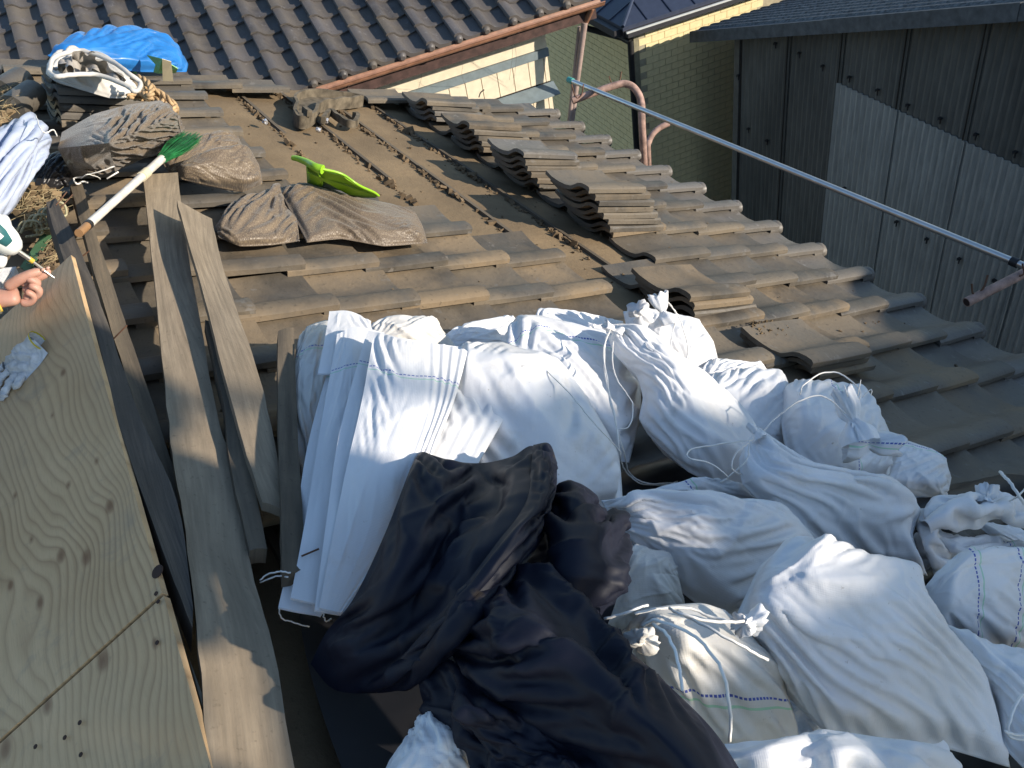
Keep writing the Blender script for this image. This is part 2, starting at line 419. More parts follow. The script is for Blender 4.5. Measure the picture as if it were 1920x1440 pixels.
# plywood sheathing on the other slope
PN = np.array([-math.sin(TH), 0, math.cos(TH)]); PP0 = np.array([.25, 0, -.02])
E0 = Pl(133, 478, PP0, PN); E1 = Pl(392, 1440, PP0, PN)
pa = (E1 - E0) / np.linalg.norm(E1 - E0); pb = np.cross(PN, pa); pb = pb if pb[0] < 0 else -pb
def ply_uv(x, y):
    q = Pl(x, y, PP0, PN) - E0; return q @ pb, q @ pa
def mat_ply():
    b = NB('plywood_larch', .55, .35); b.co = b.tc.outputs['UV']
    s0 = b.sep(); u, v = s0[0], s0[1]
    n1 = b.noise(2.0, 2, .5, co=b.mapping((1.0, .42, 1))); n2 = b.noise(7, 2, .5, co=b.mapping((1, .35, 1)))
    ph = b.math('ADD', b.math('MULTIPLY', u, 2.4), b.math('ADD', b.math('MULTIPLY', n1, .85), b.math('MULTIPLY', n2, .22)))
    dark = None; knots = [(207, 950, 1), (115, 1042, 1), (163, 1045, 1.1), (295, 1072, .5), (130, 910, .45), (183, 865, .4), (60, 1012, .35), (20, 1098, .7), (75, 1130, .8), (190, 1237, 1.2), (85, 1322, .9), (6, 1402, 1.2), (120, 700, .7), (30, 930, .4), (288, 1205, .5), (100, 780, .3)]
    for (x, y, w) in knots:
        ku, kv = ply_uv(x, y)
        q = b.n.new('ShaderNodeVectorMath'); q.operation = 'SUBTRACT'; b.L(b.co, q.inputs[0]); q.inputs[1].default_value = (ku, kv, 0)
        q2 = b.n.new('ShaderNodeVectorMath'); q2.operation = 'MULTIPLY'; b.L(q.outputs[0], q2.inputs[0]); q2.inputs[1].default_value = (1, .62, 0)
        q3 = b.n.new('ShaderNodeVectorMath'); q3.operation = 'LENGTH'; b.L(q2.outputs[0], q3.inputs[0])
        d = q3.outputs['Value']
        e = b.math('DIVIDE', .0022 * w, b.math('ADD', b.math('MULTIPLY', d, d), .0018))   # swirl of the grain round a knot
        ph = b.math('ADD', ph, b.math('MULTIPLY', e, .085))
        kk = b.ramp(d, [(0, 1.), (.006 * w, .8), (.010 * w + .002, 0.)])
        dark = kk if dark is None else b.math('MAXIMUM', dark, kk)
    cyc = b.math('FRACT', b.math('MULTIPLY', ph, 26.))
    line = b.ramp(cyc, [(0, 1.), (.12, .55), (.4, .1), (.75, 0.), (.93, .45), (1, 1.)])
    n3 = b.noise(3, 4, .6); n4 = b.noise(120, 3, .6, co=b.mapping((3, .25, 1))); n5 = b.noise(60, 3, .6)
    c = b.mix(b.ramp(n3, [(.35, 0.), (.7, 1.)]), (.60, .42, .235), (.48, .32, .165))
    lowv = b.ramp(b.noise(1.6, 2, .5), [(.35, .25), (.65, 1.)])
    c = b.mix(b.math('MULTIPLY', b.math('MULTIPLY', line, .75), lowv), c, (.25, .135, .06))
    c = b.mix(b.math('MULTIPLY', b.ramp(n4, [(.5, 0.), (.75, 1.)]), .3), c, (.33, .22, .12))
    c = b.mix(b.ramp(n5, [(.66, 0.), (.8, .4)]), c, (.25, .19, .13))
    c = b.mix(b.math('MULTIPLY', b.ramp(b.noise(9, 5, .7, dist=.5), [(.55, 0.), (.72, .55)]), 1.), c, (.24, .20, .15))
    c = b.mix(b.math('MULTIPLY', dark, .85), c, (.16, .07, .03))
    b.color(c); b.bump(n4, .25, .002); b.bump(line, .15, .001); return b.m
M['ply'] = mat_ply()
M['hole'] = plain('dark_knot_hole', (.035, .018, .014), .8)
Jd = (Pl(307, 1110, PP0, PN) - E0) @ pa
def panel(a0, a1, b0, b1, th, lift=0):
    V = []; uv = []
    na, nb = 14, 10
    for lay in (0, -th):
        for i in range(na):
            for j in range(nb):
                a_, b_ = a0 + (a1 - a0) * i / (na - 1), b0 + (b1 - b0) * j / (nb - 1)
                V.append(E0 + pa * a_ + pb * b_ + PN * (lay + lift + .0025 * math.sin(a_ * 3 + b_ * 2))); uv.append((b_, a_))
    F = gridF(na, nb, True) + [tuple(q + na * nb for q in f) for f in gridF(na, nb)]; o_ = na * nb
    for i in range(na - 1):
        for j, fl in ((0, 0), (nb - 1, 1)):
            q = i * nb + j; f = (q, q + nb, q + nb + o_, q + o_); F.append(f if not fl else f[::-1])
    for j in range(nb - 1):
        for i, fl in ((0, 1), (na - 1, 0)):
            q = i * nb + j; f = (q, q + 1, q + 1 + o_, q + o_); F.append(f if not fl else f[::-1])
    return V, F, uv
for (a0, a1, lift) in ((0, Jd - .0015, 0), (Jd + .0035, Jd + 1.0, -.002)):
    V, F, uv = panel(a0, a1, 0, 1.25, .012, lift)
    ob('plywood_panel', mk('plywood_panel', inroof(V), F, M['ply'], 30, uv), ROOF)
# knot hole, screws and drilled holes in the sheathing
def disc_on(P_, n_, r_, h_, k=10):
    n_ = np.asarray(n_); u = np.cross(n_, [0, 1, 0]); u /= np.linalg.norm(u); v = np.cross(n_, u)
    V = [P_ + n_ * z + (u * math.cos(2 * math.pi * q / k) + v * math.sin(2 * math.pi * q / k)) * r_ for z in (0, h_) for q in range(k)]
    F = [tuple(k + q for q in range(k))] + [(q, (q + 1) % k, k + (q + 1) % k, k + q) for q in range(k)]
    return V, F
mb = MB(); V, F = disc_on(Pl(296, 1072, PP0, PN), PN, .0105, .0015, 14); mb.add(V, F)
ob('knot_hole', mk('knot_hole', inroof(mb.V), mb.F, M['hole']), ROOF)
mb = MB()
for x, y in ((150, 1355), (122, 1383), (67, 1400), (293, 1113), (297, 1128), (128, 963), (152, 1415), (295, 1205)):
    V, F = disc_on(Pl(x, y, PP0, PN), PN, .0034, .0012, 8); mb.add(V, F)
ob('nail_heads', mk('nail_heads', inroof(mb.V), mb.F, M['hole']), ROOF, kind='stuff')
# back slope below the sheathing
V = [E0 + pa * a + pb * b - PN * .06 for a, b in ((.0, .03), (2.2, .03), (2.2, 2.6), (.0, 2.6))]
ob('back_underlay', mk('back_underlay', inroof(V), [(0, 1, 2, 3)], M['soil']), ROOF)

# ------------------------------------------------------------------ planks and timbers on the roof
def slab(cor, th, n=14, warp=.004, seed=0, rag=0.0, base='roof'):
    "long board: list of (left, right) edge stations, each (x, y, h); returns closed board with UVs in metres"
    r = random.Random(seed)
    Lp = spline([P(*c[0]) for c in cor], 5); Rp = spline([P(*c[1]) for c in cor], 5)
    V = []; uv = []; m_ = len(Lp); d = 0; nc = 5
    for i in range(m_):
        if i: d += np.linalg.norm(Lp[i] - Lp[i - 1])
        w = np.linalg.norm(Rp[i] - Lp[i]); jl, jr = r.uniform(-1, 1) * rag, r.uniform(-1, 1) * rag
        for c in range(nc):
            f = c / (nc - 1); q = Lp[i] * (1 - f) + Rp[i] * f
            if c == 0: q = q + (Rp[i] - Lp[i]) / w * jl
            if c == nc - 1: q = q + (Rp[i] - Lp[i]) / w * jr
            V.append(q + N * warp * math.sin(f * 3.1 + d * 4 + seed)); uv.append((f * w, d + seed * .7))
    V2 = [np.array(v) - N * th for v in V]
    F = gridF(m_, nc, True) + [tuple(q + m_ * nc for q in f) for f in gridF(m_, nc)]; o_ = m_ * nc
    for i in range(m_ - 1):
        q = i * nc; F.append((q, q + nc, q + nc + o_, q + o_)); q += nc - 1; F.append((q + o_, q + nc + o_, q + nc, q))
    for j in range(nc - 1):
        F.append((j + 1, j, j + o_, j + 1 + o_)); q = (m_ - 1) * nc + j; F.append((q, q + 1, q + 1 + o_, q + o_))
    # winding check by volume sign
    Vt = V + V2; return Vt, F, uv + uv
def fixn(me):
    bm = bmesh.new(); bm.from_mesh(me); bmesh.ops.recalc_face_normals(bm, faces=bm.faces); bm.to_mesh(me); bm.free(); return me
def board(name, cor, th, mat, label, cat, seed=0, rag=.0015, warp=.003, group='old boards and timbers by the ridge'):
    V, F, uv = slab(cor, th, seed=seed, rag=rag, warp=warp)
    o = wthing(name, V, F, mat, label, cat, group, 35, uv); fixn(o.data); return o
board('wide_board', [((268, 330, .10), (333, 322, .10)), ((289, 520, .09), (352, 470, .09)), ((313, 760, .08), (404, 760, .08)), ((326, 868, .08), (430, 850, .08)), ((347, 1000, .08), (469, 1053, .08)), ((372, 1220, .08), (512, 1213, .08)), ((392, 1440, .08), (552, 1440, .08)), ((405, 1600, .08), (585, 1600, .08))], .018, M['board'],
      'long wide grey-brown board running from the broom down to the bottom edge of the photo', 'board', 1)
board('wide_board', [((331, 376, .15), (397, 408, .14)), ((352, 450, .15), (418, 500, .14)), ((385, 560, .14), (450, 600, .14)), ((415, 680, .13), (487, 710, .13)), ((455, 830, .12), (520, 860, .12)), ((492, 944, .11), (528, 952, .11))], .018, M['board'],
      'shorter grey-brown board with a slanted sawn end, between the long board and the square stick', 'board', 2)
board('narrow_batten', [((385, 600, .105), (405, 600, .105)), ((418, 750, .10), (438, 750, .10)), ((430, 860, .10), (466, 855, .10)), ((467, 1032, .09), (499, 1030, .09))], .03, M['timber'],
      'narrow dark batten lying under the edge of the shorter board', 'batten', 3)
board('roof_timber', [((87, 377, .15), (105, 372, .15)), ((120, 487, .14), (155, 480, .14)), ((173, 607, .13), (200, 600, .13)), ((223, 800, .12), (262, 775, .12)), ((302, 1024, .10), (332, 940, .10)), ((361, 1175, .09), (362, 1140, .09))], .05, M['timber_dark'],
      'heavy dark square timber lying along the edge of the plywood', 'timber', 4)
board('roof_timber', [((131, 345, .06), (152, 340, .06)), ((160, 450, .06), (183, 445, .06)), ((187, 547, .06), (212, 530, .06)), ((225, 670, .05), (250, 650, .05)), ((275, 820, .05), (300, 800, .05)), ((318, 960, .04), (345, 940, .04))], .03, M['timber'],
      'slim grey timber in the gap beside the heavy dark timber', 'timber', 5)
board('square_stick', [((521, 620, .16), (551, 615, .16)), ((522, 803, .14), (558, 803, .14)), ((526, 945, .125), (567, 945, .125)), ((530, 1077, .11), (573, 1063, .11))], .028, M['timber'],
      'square wooden stick with a nail in it, leaning on the flat white sacks', 'stick', 6, rag=.001)
M['rust'] = plain('rusty_nail', (.12, .06, .035), .8, .3)
for (a, b, l) in ((((565, 1043, .12), (598, 1029, .13)), 0, 'dark nail sticking out of the lower end of the square stick'),
               (((210, 638, .11), (238, 610, .14)), 0, 'rusty nail standing out of the slim grey timber'),
               (((150, 484, .12), (168, 470, .14)), 0, 'short rusty nail in the heavy dark timber near the broom')):
    V, F = tubeVF([P(*a[0]), P(*a[1])], .0016, 6); wthing('nail', V, F, M['rust'], l, 'nail')
for (a, l) in ((((105, 385, .16), (125, 360, .18)), 'rusty nail at the top end of the heavy dark timber, nearer the sack'), (((114, 390, .15), (136, 365, .17)), 'rusty nail at the top end of the heavy dark timber, nearer the broom')):
    V, F = tubeVF([P(*a[0]), P(*a[1])], .0016, 6); wthing('nail', V, F, M['rust'], l, 'nail')

# ------------------------------------------------------------------ loose tiles in stacks
ORD = ['bottom', 'second from bottom', 'third from bottom', 'fourth from bottom', 'fifth from bottom', 'sixth from bottom', 'seventh from bottom', 'eighth from bottom']
LOOSE = [tile_mesh('loose_tile', mt, seed=20 + i) for i, mt in enumerate([M['tile'], M['tile_dusty'], M['tile'], M['tile_end']])]
def stack(x, y, n, where, rz=0., h0=-.005, sp=.030, up=-.012, seed=0, col=None, across=0.0):
    r = random.Random(seed); b0 = P(x, y, h0)
    for i in range(n):
        wz = b0 + i * sp * np.array([0, 0, 1.]) * 1.0 - S * (i * up * -1) * 1 + T * i * across
        q = rl(wz)
        # x,y mark the near upslope end of the roll: tile local b runs upslope, so the low end is .295 further down
        mt = Matrix(((0, -1, 0, q[0]), (1, 0, 0, q[1] - .01), (0, 0, 1, q[2] - .02), (0, 0, 0, 1)))
        mt = MR @ mt @ Matrix.Translation((0, 0, 0)) @ Matrix.Rotation(rz + r.gauss(0, .02), 4, 'Z') @ Matrix.Translation((r.gauss(0, .003), -.295 + r.gauss(0, .007), 0)) @ Matrix.Rotation(r.gauss(0, .01) - .02, 4, 'X')
        pos = 'top' if i == n - 1 else ORD[i]
        ob('loose_tile', r.choice(LOOSE if col is None else [LOOSE[col]]), None, mat4=mt, label=f'{pos} clay tile in the stack {where}', cat='roof tile', group='loose tiles stacked on the roof')
stack(818, 225, 4, 'farthest away, nearest the cream siding wall', seed=1)
stack(905, 283, 5, 'second farthest along the bare patch', seed=2)
stack(1007, 352, 6, 'third farthest along the bare patch', seed=3)
stack(1140, 433, 7, 'at the near corner of the bare patch', seed=4)
stack(1300, 590, 3, 'just above the knotted white sack', seed=5)
stack(1525, 708, 3, 'just above the frilly-necked sack', seed=6, h0=-.02, col=1)
stack(115, 235, 6, 'at the far upper left', seed=7, sp=.032, up=.01, rz=.03, h0=.02)
stack(165, 232, 5, 'under the grey open sack', seed=8, sp=.034, up=-.01, rz=-.05, h0=.02)
# single loose tiles
def loose(x, y, h, rz, label, rx=0, ry=0, me=None):
    q = rl(P(x, y, h)); mt = MR @ Matrix(((0, -1, 0, q[0]), (1, 0, 0, q[1]), (0, 0, 1, q[2]), (0, 0, 0, 1))) @ Matrix.Rotation(rz, 4, 'Z') @ Matrix.Rotation(rx, 4, 'X') @ Matrix.Rotation(ry, 4, 'Y')
    ob('loose_tile', me or LOOSE[0], None, mat4=mt, label=label, cat='roof tile', group='single loose tiles')
# ================================================================== NEIGHBOURS
AZN = math.radians(-8.0)
E_ = np.array([math.cos(AZN), math.sin(AZN), 0]); F_ = np.array([-math.sin(AZN), math.cos(AZN), 0]); U_ = np.array([0, 0, 1.])
def frame(origin):
    m = np.eye(4); m[:3, 0] = E_; m[:3, 1] = F_; m[:3, 2] = U_; m[:3, 3] = origin; return Matrix(m.tolist())
def tol(p, o): d = np.asarray(p) - o; return np.array([d @ E_, d @ F_, d @ U_])
class House:
    def __init__(s, origin, label, name):
        s.o = np.asarray(origin, float); s.e = empty(name, origin, label, 'house', rot=frame(origin))
    def w(s, x, y, z): return s.o + x * E_ + y * F_ + z * U_
    def on_y(s, X, Y, y): return tol(Pl(X, Y, s.w(0, y, 0), F_), s.o)     # pixel on the local plane y = const
    def on_x(s, X, Y, x): return tol(Pl(X, Y, s.w(x, 0, 0), E_), s.o)
    def part(s, name, V, F, mat, smooth=None, uv=None, parent=None, **k):
        return ob(name, mk(name, V, F, mat, smooth, uv), parent or s.e, **k)
    def mb(s, name, mb, mat, smooth=None, parent=None, **k): return s.part(name, mb.V, mb.F, mat, smooth, parent=parent, **k)
def poly_prism(pts, y0, y1):
    "polygon in the x,z plane extruded along y"
    n = len(pts); V = [(x, y0, z) for x, z in pts] + [(x, y1, z) for x, z in pts]
    F = [tuple(range(n)), tuple(range(n, 2 * n))[::-1]] + [(i, i + n, (i + 1) % n + n, (i + 1) % n) for i in range(n)]
    return V, F

# ---- house A: grey tiled roof, cream siding
HA = House(Z(643, 137, 7.5), 'neighbouring house with grey wavy tiled roof, copper gutter and cream siding', 'tiled_roof_house')
PA_, LA = math.radians(21), .255
TN = [tile_mesh('roof_tile', M['tile_neighbour'], Lg=.31, th=.018, k=1.45, seed=40 + i) for i in range(3)]
TNB = tile_mesh('eave_tile', M['tile_neighbour'], Lg=.31, th=.018, k=1.45, end='ball', front=.028, seed=50)
tilt = math.atan(.021 / LA)
for i in range(-17, 9):
    for k in range(0, 12):
        M4 = Matrix.Translation((i * TW - .036, k * LA * math.cos(PA_), k * LA * math.sin(PA_) - .02)) @ Matrix.Rotation(PA_, 4, 'X') @ Matrix.Rotation(-tilt, 4, 'X') @ Matrix.Translation((rnd.gauss(0, .002), rnd.gauss(0, .003), 0)) @ Matrix.Rotation(rnd.gauss(0, .004), 4, 'Y')
        c = px(HA.w(i * TW + .1, k * LA * .93 + .1, k * LA * .36))
        if c[0] < -70 or c[1] < -70 or c[1] > 260: continue
        ob('roof_tile' if k else 'eave_tile', TNB if k == 0 else TN[(i * 7 + k * 3) % 3], HA.e, mat4=M4)
M['copper'] = plain('copper_gutter', (.30, .15, .09), .5, .5, nz=.2)
M['fascia'] = plain('dark_red_fascia', (.07, .038, .032), .7, nz=.3)
M['cream'] = plain('cream_siding', (.72, .63, .47), .6, .3, nz=.06, bump=.05)
M['bluegrey'] = plain('blue_grey_metal', (.19, .235, .25), .45, .5, nz=.1)
M['joint'] = plain('dark_joint', (.03, .025, .02), .9)
M['underside'] = plain('roof_deck', (.10, .08, .06), .9)
x0, x1 = -17.5 * TW, 8 * TW + .32
# deck under the tiles
V = [(x0, .0, -.05), (x1 - .1, .0, -.05), (x1 - .1, 3.2, -.05 + 3.2 * math.tan(PA_)), (x0, 3.2, -.05 + 3.2 * math.tan(PA_))]
V += [(a, b, c - .03) for a, b, c in V]
HA.part('roof_deck', V, [(0, 1, 2, 3), (7, 6, 5, 4), (0, 4, 5, 1), (1, 5, 6, 2), (2, 6, 7, 3), (3, 7, 4, 0)], M['underside'])
# half round gutter
g = []; 
for xx in (x0, x1 + .02):
    for rr in (.052, .047):
        for q in range(9):
            an = math.pi + math.pi * q / 8; g.append((xx, -.055 + rr * math.cos(an), -.045 + rr * math.sin(an)))
Fg = []
for q in range(8):
    Fg += [(q, q + 1, 18 + q + 1, 18 + q), (9 + q, 27 + q, 27 + q + 1, 9 + q + 1), (q, 9 + q, 9 + q + 1, q + 1), (18 + q, 18 + q + 1, 27 + q + 1, 27 + q)]
Fg += [(0, 18, 27, 9), (8, 17, 35, 26)]
gut = HA.part('gutter', g, Fg, M['copper'], 50)
mb = MB(); mb.tube([HA_ for HA_ in [(x0, -.108, -.045), (x1 + .02, -.108, -.045)]], .007, 6); HA.mb('bead', mb, M['copper'], 60, gut)
mb = MB(); mb.box((x0, .012, -.215), (x1 - .02, .04, -.062)); HA.mb('fascia_board', mb, M['fascia'])
mb = MB(); mb.box((x0, .042, -.185), (x1 - .05, .34, -.172)); HA.mb('soffit', mb, M['fascia'])
YW = .34
wr = HA.on_y(1040, 210, YW)[0]
def hz(X, Y, y=YW): return HA.on_y(X, Y, y)
zt = hz(1022, 90)[2]; z2 = hz(1030, 152, YW)[2]; 
zl = hz(1027, 97)[2]
mb = MB(); mb.box((x0, YW + .03, GZ - HA.o[2]), (wr, YW + .3, -.15)); HA.mb('wall_core', mb, M['joint'])
mb = MB(); mb.box((x0, YW, zt + .004), (wr, YW + .0295, -.186)); HA.mb('upper_panel', mb, M['cream'])
mb = MB(); mb.box((x0, YW - .022, zl - .035), (wr + .006, YW + .0295, zt)); HA.mb('trim_band', mb, M['bluegrey'])
xs = [hz(a, b)[0] for a, b in ((840, 157), (870, 147), (902, 138), (930, 128), (960, 118), (990, 110), (1018, 100))]
sp = (xs[-1] - xs[0]) / 6; x = wr; k = 0
while x > x0 and k < 24:
    xa = x - (sp if k else (wr - xs[-1]))
    mb = MB(); mb.box((xa + .004, YW + .004, z2 + .002), (x - .004, YW + .0295, zl - .0355)); HA.mb('siding_board', mb, M['cream'])
    mb = MB(); mb.box((xa + .004, YW + .004, z2 - 2.2), (x - .004, YW + .0295, z2 - .05)); HA.mb('siding_board', mb, M['cream'])
    x = xa; k += 1
# sloping flashing between the two rows of boards
V, F = boxVF((x0, YW - .13, 0), (wr + .03, YW + .01, 0)); V = [(a, b, z2 - (.015 if b > YW - .05 else .095) - (0 if i > 3 else .01)) for i, (a, b, c) in enumerate(V)]
HA.part('flashing', V, F, M['bluegrey'])
M['pipe_pink'] = plain('pvc_pipe', (.36, .27, .235), .5, .4)
for n_, (a, b) in enumerate((((1087, 50, .10), (1076, 150, .10)), ((1096, 42, .02), (1082, 148, .08)))):
    A = HA.on_y(a[0], a[1], a[2]); B = HA.on_y(b[0], b[1], b[2]); V, F = tubeVF([A, B, B + (B - A) * 8], .022 if n_ == 0 else .03, 8); HA.part('downpipe', V, F, M['pipe_pink'], 60)
mb = MB(); mb.tube([HA.on_y(1110, 15, -.05), HA.on_y(1097, 44, .04)], .028, 8); HA.mb('gutter_outlet', mb, M['copper'], 60)
M['wire'] = plain('thin_wire', (.10, .09, .08), .6)
for (p0, p1, p2) in (((957, 75), (961, 100), (955, 150)), ((963, 72), (968, 110), (962, 160)), ((776, 122), (790, 140), (785, 165)), ((868, 120), (866, 140), (872, 160))):
    mb = MB(); mb.tube(spline([HA.on_y(*p0, .02), HA.on_y(*p1, .1), HA.on_y(*p2, .3)], 4), .0012, 4); HA.mb('hanging_wire', mb, M['wire'])
mb = MB(); mb.tube(spline([HA.on_y(898, 182, .3), HA.on_y(901, 174, .2), HA.on_y(908, 168, .18)], 4), .006, 6); HA.mb('hook', mb, M['wire'])
# gutter brackets
for i in range(-12, 9, 3):
    mb = MB(); mb.tube([(i * TW, .01, -.05), (i * TW, -.02, -.10), (i * TW, -.06, -.105), (i * TW, -.10, -.08)], .005, 5); HA.mb('gutter_bracket', mb, M['fascia'])

# ---- house B: brick siding, dark blue roof
eB = Z(1168, 52, 9.3)
HBs = House(eB + .28 * E_ + .28 * F_ , 'house with cream brick-pattern walls and dark blue roof, beyond the laundry pole', 'brick_clad_house')
ez = 0.0
print('B corner px', px(HBs.w(0, 0, -.1)), px(HBs.w(0, 0, -1.5)))
M['brick_warm'] = plain('cream_brick_siding', (.78, .66, .38), .8, .2, nz=.06, bump=.2)
M['brick_olive'] = M['brick_warm']
M['mortar'] = plain('brick_joint', (.40, .36, .26), .9, .1)
M['navyroof'] = plain('navy_metal_roof', (.035, .045, .075), .4, .5, nz=.1)
M['blackpipe'] = plain('black_pipe', (.018, .018, .02), .5, .4)
M['whitegutter'] = plain('pale_gutter', (.50, .52, .50), .5, .4, nz=.05)
M['darkgutter'] = plain('dark_gutter', (.03, .03, .035), .5, .4)
M['trim_olive'] = plain('corner_trim', (.24, .22, .15), .6, .3)
DEP, WID = 4.2, 4.5
mb = MB(); mb.box((0, 0, GZ - HBs.o[2]), (WID, DEP, -.12)); HBs.mb('wall_core', mb, M['mortar'])
BW, BH, BT = .165, .078, .008
bm_r = mk('brick', *boxVF((.003, -BT, .003), (BW - .003, .001, BH - .003)), M['brick_warm'])
bm_l = mk('brick', *boxVF((-BT, .003, .003), (.001, BW - .003, BH - .003)), M['brick_warm'])
cand = []
for r_ in range(0, 95):
    z = -.14 - (r_ + 1) * BH; off = (r_ % 2) * BW / 2
    for c_ in range(0, 22):
        x = .055 + c_ * BW - off * 1
        if x < .05: continue
        p = px(HBs.w(x + BW / 2, 0, z))
        if -30 < p[0] < 1420 and -30 < p[1] < 620: cand.append((0, x, z, p))
    for c_ in range(0, 28):
        y = .055 + c_ * BW - off
        if y < .05: continue
        p = px(HBs.w(0, y + BW / 2, z))
        if 1000 < p[0] < 1200 and -30 < p[1] < 420: cand.append((1, y, z, p))
key = lambda q: (0 if q[0] == 0 else 1, q[3][1])
cand.sort(key=key); rest = [MB(), MB()]
for i, (side, a, z, p) in enumerate(cand):
    if i < 290: ob('brick', bm_r if side == 0 else bm_l, HBs.e, loc=(a, 0, z) if side == 0 else (0, a, z))
    elif side == 0: rest[0].box((a + .003, -BT, z + .003), (a + BW - .003, .001, z + BH - .003))
    else: rest[1].box((-BT, a + .003, z + .003), (.001, a + BW - .003, z + BH - .003))
print('bricks', len(cand))
for r_ in rest: 
    if r_.V: HBs.mb('brick_courses', r_, M['brick_warm'], kind='stuff')
mb = MB(); mb.box((-.012, -.012, -8), (.05, .05, -.12)); HBs.mb('corner_trim', mb, M['trim_olive'])
# hipped roof
ov = .28; x1, y1 = WID + .3, DEP + .3; rise = math.tan(math.radians(24))
V = [(-ov, -ov, .0), (x1, -ov, 0), (x1, y1, 0), (-ov, y1, 0), (-ov + 1.8, -ov + 1.8, 1.8 * rise), (x1 - 1.8, -ov + 1.8, 1.8 * rise), (x1 - 1.8, y1 - 1.8, 1.8 * rise), (-ov + 1.8, y1 - 1.8, 1.8 * rise),
     (-ov, -ov, -.04), (x1, -ov, -.04), (x1, y1, -.04), (-ov, y1, -.04)]
HBs.part('roof', V, [(0, 1, 5, 4), (1, 2, 6, 5), (2, 3, 7, 6), (3, 0, 4, 7), (4, 5, 6, 7), (8, 11, 10, 9), (0, 8, 9, 1), (1, 9, 10, 2), (2, 10, 11, 3), (3, 11, 8, 0)], M['navyroof'])
mb = MB(); mb.tube([(-ov + .0, -ov, .012), (-ov + 1.8, -ov + 1.8, 1.8 * rise + .012)], .02, 6); HBs.mb('hip_cap', mb, M['navyroof'], 60)
for i in range(14):
    mb = MB(); xx = -ov + .3 * (i + 1); l = min(1.8, .3 * (i + 1)); mb.tube([(xx, -ov, .006), (xx, -ov + l, l * rise + .006)], .008, 5); HBs.mb('roof_seam', mb, M['navyroof'])
    mb = MB(); mb.tube([(-ov, xx, .006), (-ov + l, xx, l * rise + .006)], .008, 5); HBs.mb('roof_seam', mb, M['navyroof'])
mb = MB(); mb.box((-ov - .0, -ov, -.11), (x1, -ov + .02, -.042)); mb.box((-ov, -ov + .021, -.11), (-ov + .02, y1, -.042)); HBs.mb('fascia_board', mb, M['darkgutter'])
mb = MB(); mb.box((-ov + .021, -ov + .021, -.12), (x1, -.013, -.105)); mb.box((-ov + .021, -.0125, -.12), (-.013, y1, -.105)); HBs.mb('soffit', mb, M['darkgutter'])
mb = MB(); mb.box((-ov + .02, -ov - .07, -.10), (x1, -ov - .002, -.045)); HBs.mb('front_gutter', mb, M['darkgutter'])
mb = MB(); mb.box((-ov + .0, -ov - .078, -.048), (x1, -ov - .060, -.030)); HBs.mb('gutter_rim', mb, M['whitegutter'])
mb = MB(); mb.box((-ov - .08, -ov + .05, -.10), (-ov - .002, y1, -.03)); HBs.mb('side_gutter', mb, M['darkgutter'])
mb = MB(); mb.tube([(-ov - .04, .5, -.10), (-ov - .04, .5, -.20), (-ov * .3, .12, -.27), (-.06, -.02, -.29)], .034, 8); HBs.mb('pipe_elbow', mb, M['blackpipe'], 60)
mb = MB(); mb.tube([(-.06, -.02, -.27), (-.06, -.02, -7)], .036, 8); HBs.mb('downpipe', mb, M['blackpipe'], 60)

# ---- corrugated building
cO = Z(1484, 60, 8.3)
HC = House(cO, 'large shed clad in dark grey corrugated sheets, right of the laundry pole', 'corrugated_shed')
def cu(X, Y): q = HC.on_x(X, Y, 0); return -q[1], q[2]         # u towards the camera, z up
us = [cu(1479, 88)[0], cu(1578, 136)[0], cu(1683, 185)[0], cu(1812, 240)[0]]
print('sheet seams', us, cu(1390, 62), cu(1920, 22), cu(1385, 200))
def corr_mat(name, c, stain):
    b = NB(name, .8, .2); s0 = b.sep()
    n1 = b.noise(1.3, 4, .6, co=b.mapping((1, 1, .5))); n2 = b.noise(25, 4, .65, co=b.mapping((1, 1, .15))); n3 = b.noise(70, 3, .6)
    cc = b.mix(b.ramp(n2, [(.35, 0.), (.7, 1.)]), tuple(x * .8 for x in c), tuple(x * 1.15 for x in c))
    cc = b.mix(b.ramp(n1, [(.3, 0.), (.7, stain)]), cc, tuple(x * .35 for x in c))
    cc = b.mix(b.ramp(n3, [(.62, 0.), (.8, .5)]), cc, tuple(x * .5 for x in c)); b.color(cc); b.bump(n3, .3, .002); return b.m
M['slate_old'] = corr_mat('old_cement_sheet', (.145, .14, .125), .65)
M['slate_dark'] = corr_mat('darker_cement_sheet', (.10, .10, .095), .9)  # darker tone with stronger dark blotches
M['slate_new'] = corr_mat('newer_cement_sheet', (.30, .30, .28), .12)
WS = (us[3] - us[0]) / 3; NWV = 11
PKU, PKZ = 11.0, None
uA, zA = cu(1390, 62); uB, zB = cu(1915, 22)
slope = (zB - zA) / (uB - uA)
def ztop(u): return zA + slope * (u - uA) if u < RID else zA + slope * (RID - uA) - slope * (u - RID)
RID = 9.0
def sheet(u0, z0, z1f, x, mat, width=WS, amp=.009, nm='corrugated_sheet'):
    nw = max(2, int(round(NWV * width / WS))); n = nw * 6; V = []; w = width + .03
    for lay in (0, .006):
        for zz in (0, 1):
            for i in range(n + 1):
                u = u0 + w * i / n; top = z1f(u)
                V.append((x + lay - amp * math.cos(2 * math.pi * i / 6), -u, z0 if zz == 0 else top))
    F = []; m_ = n + 1
    for i in range(n):
        F += [(i, i + 1, m_ + i + 1, m_ + i), (2 * m_ + i, 3 * m_ + i, 3 * m_ + i + 1, 2 * m_ + i + 1), (m_ + i, m_ + i + 1, 3 * m_ + i + 1, 3 * m_ + i), (i, 2 * m_ + i, 2 * m_ + i + 1, i + 1)]
    F += [(0, m_, 3 * m_, 2 * m_), (n, 2 * m_ + n, 3 * m_ + n, m_ + n)]
    HC.part(nm, V, F, mat, 40)
zlow_top = cu(1575, 155)[1]
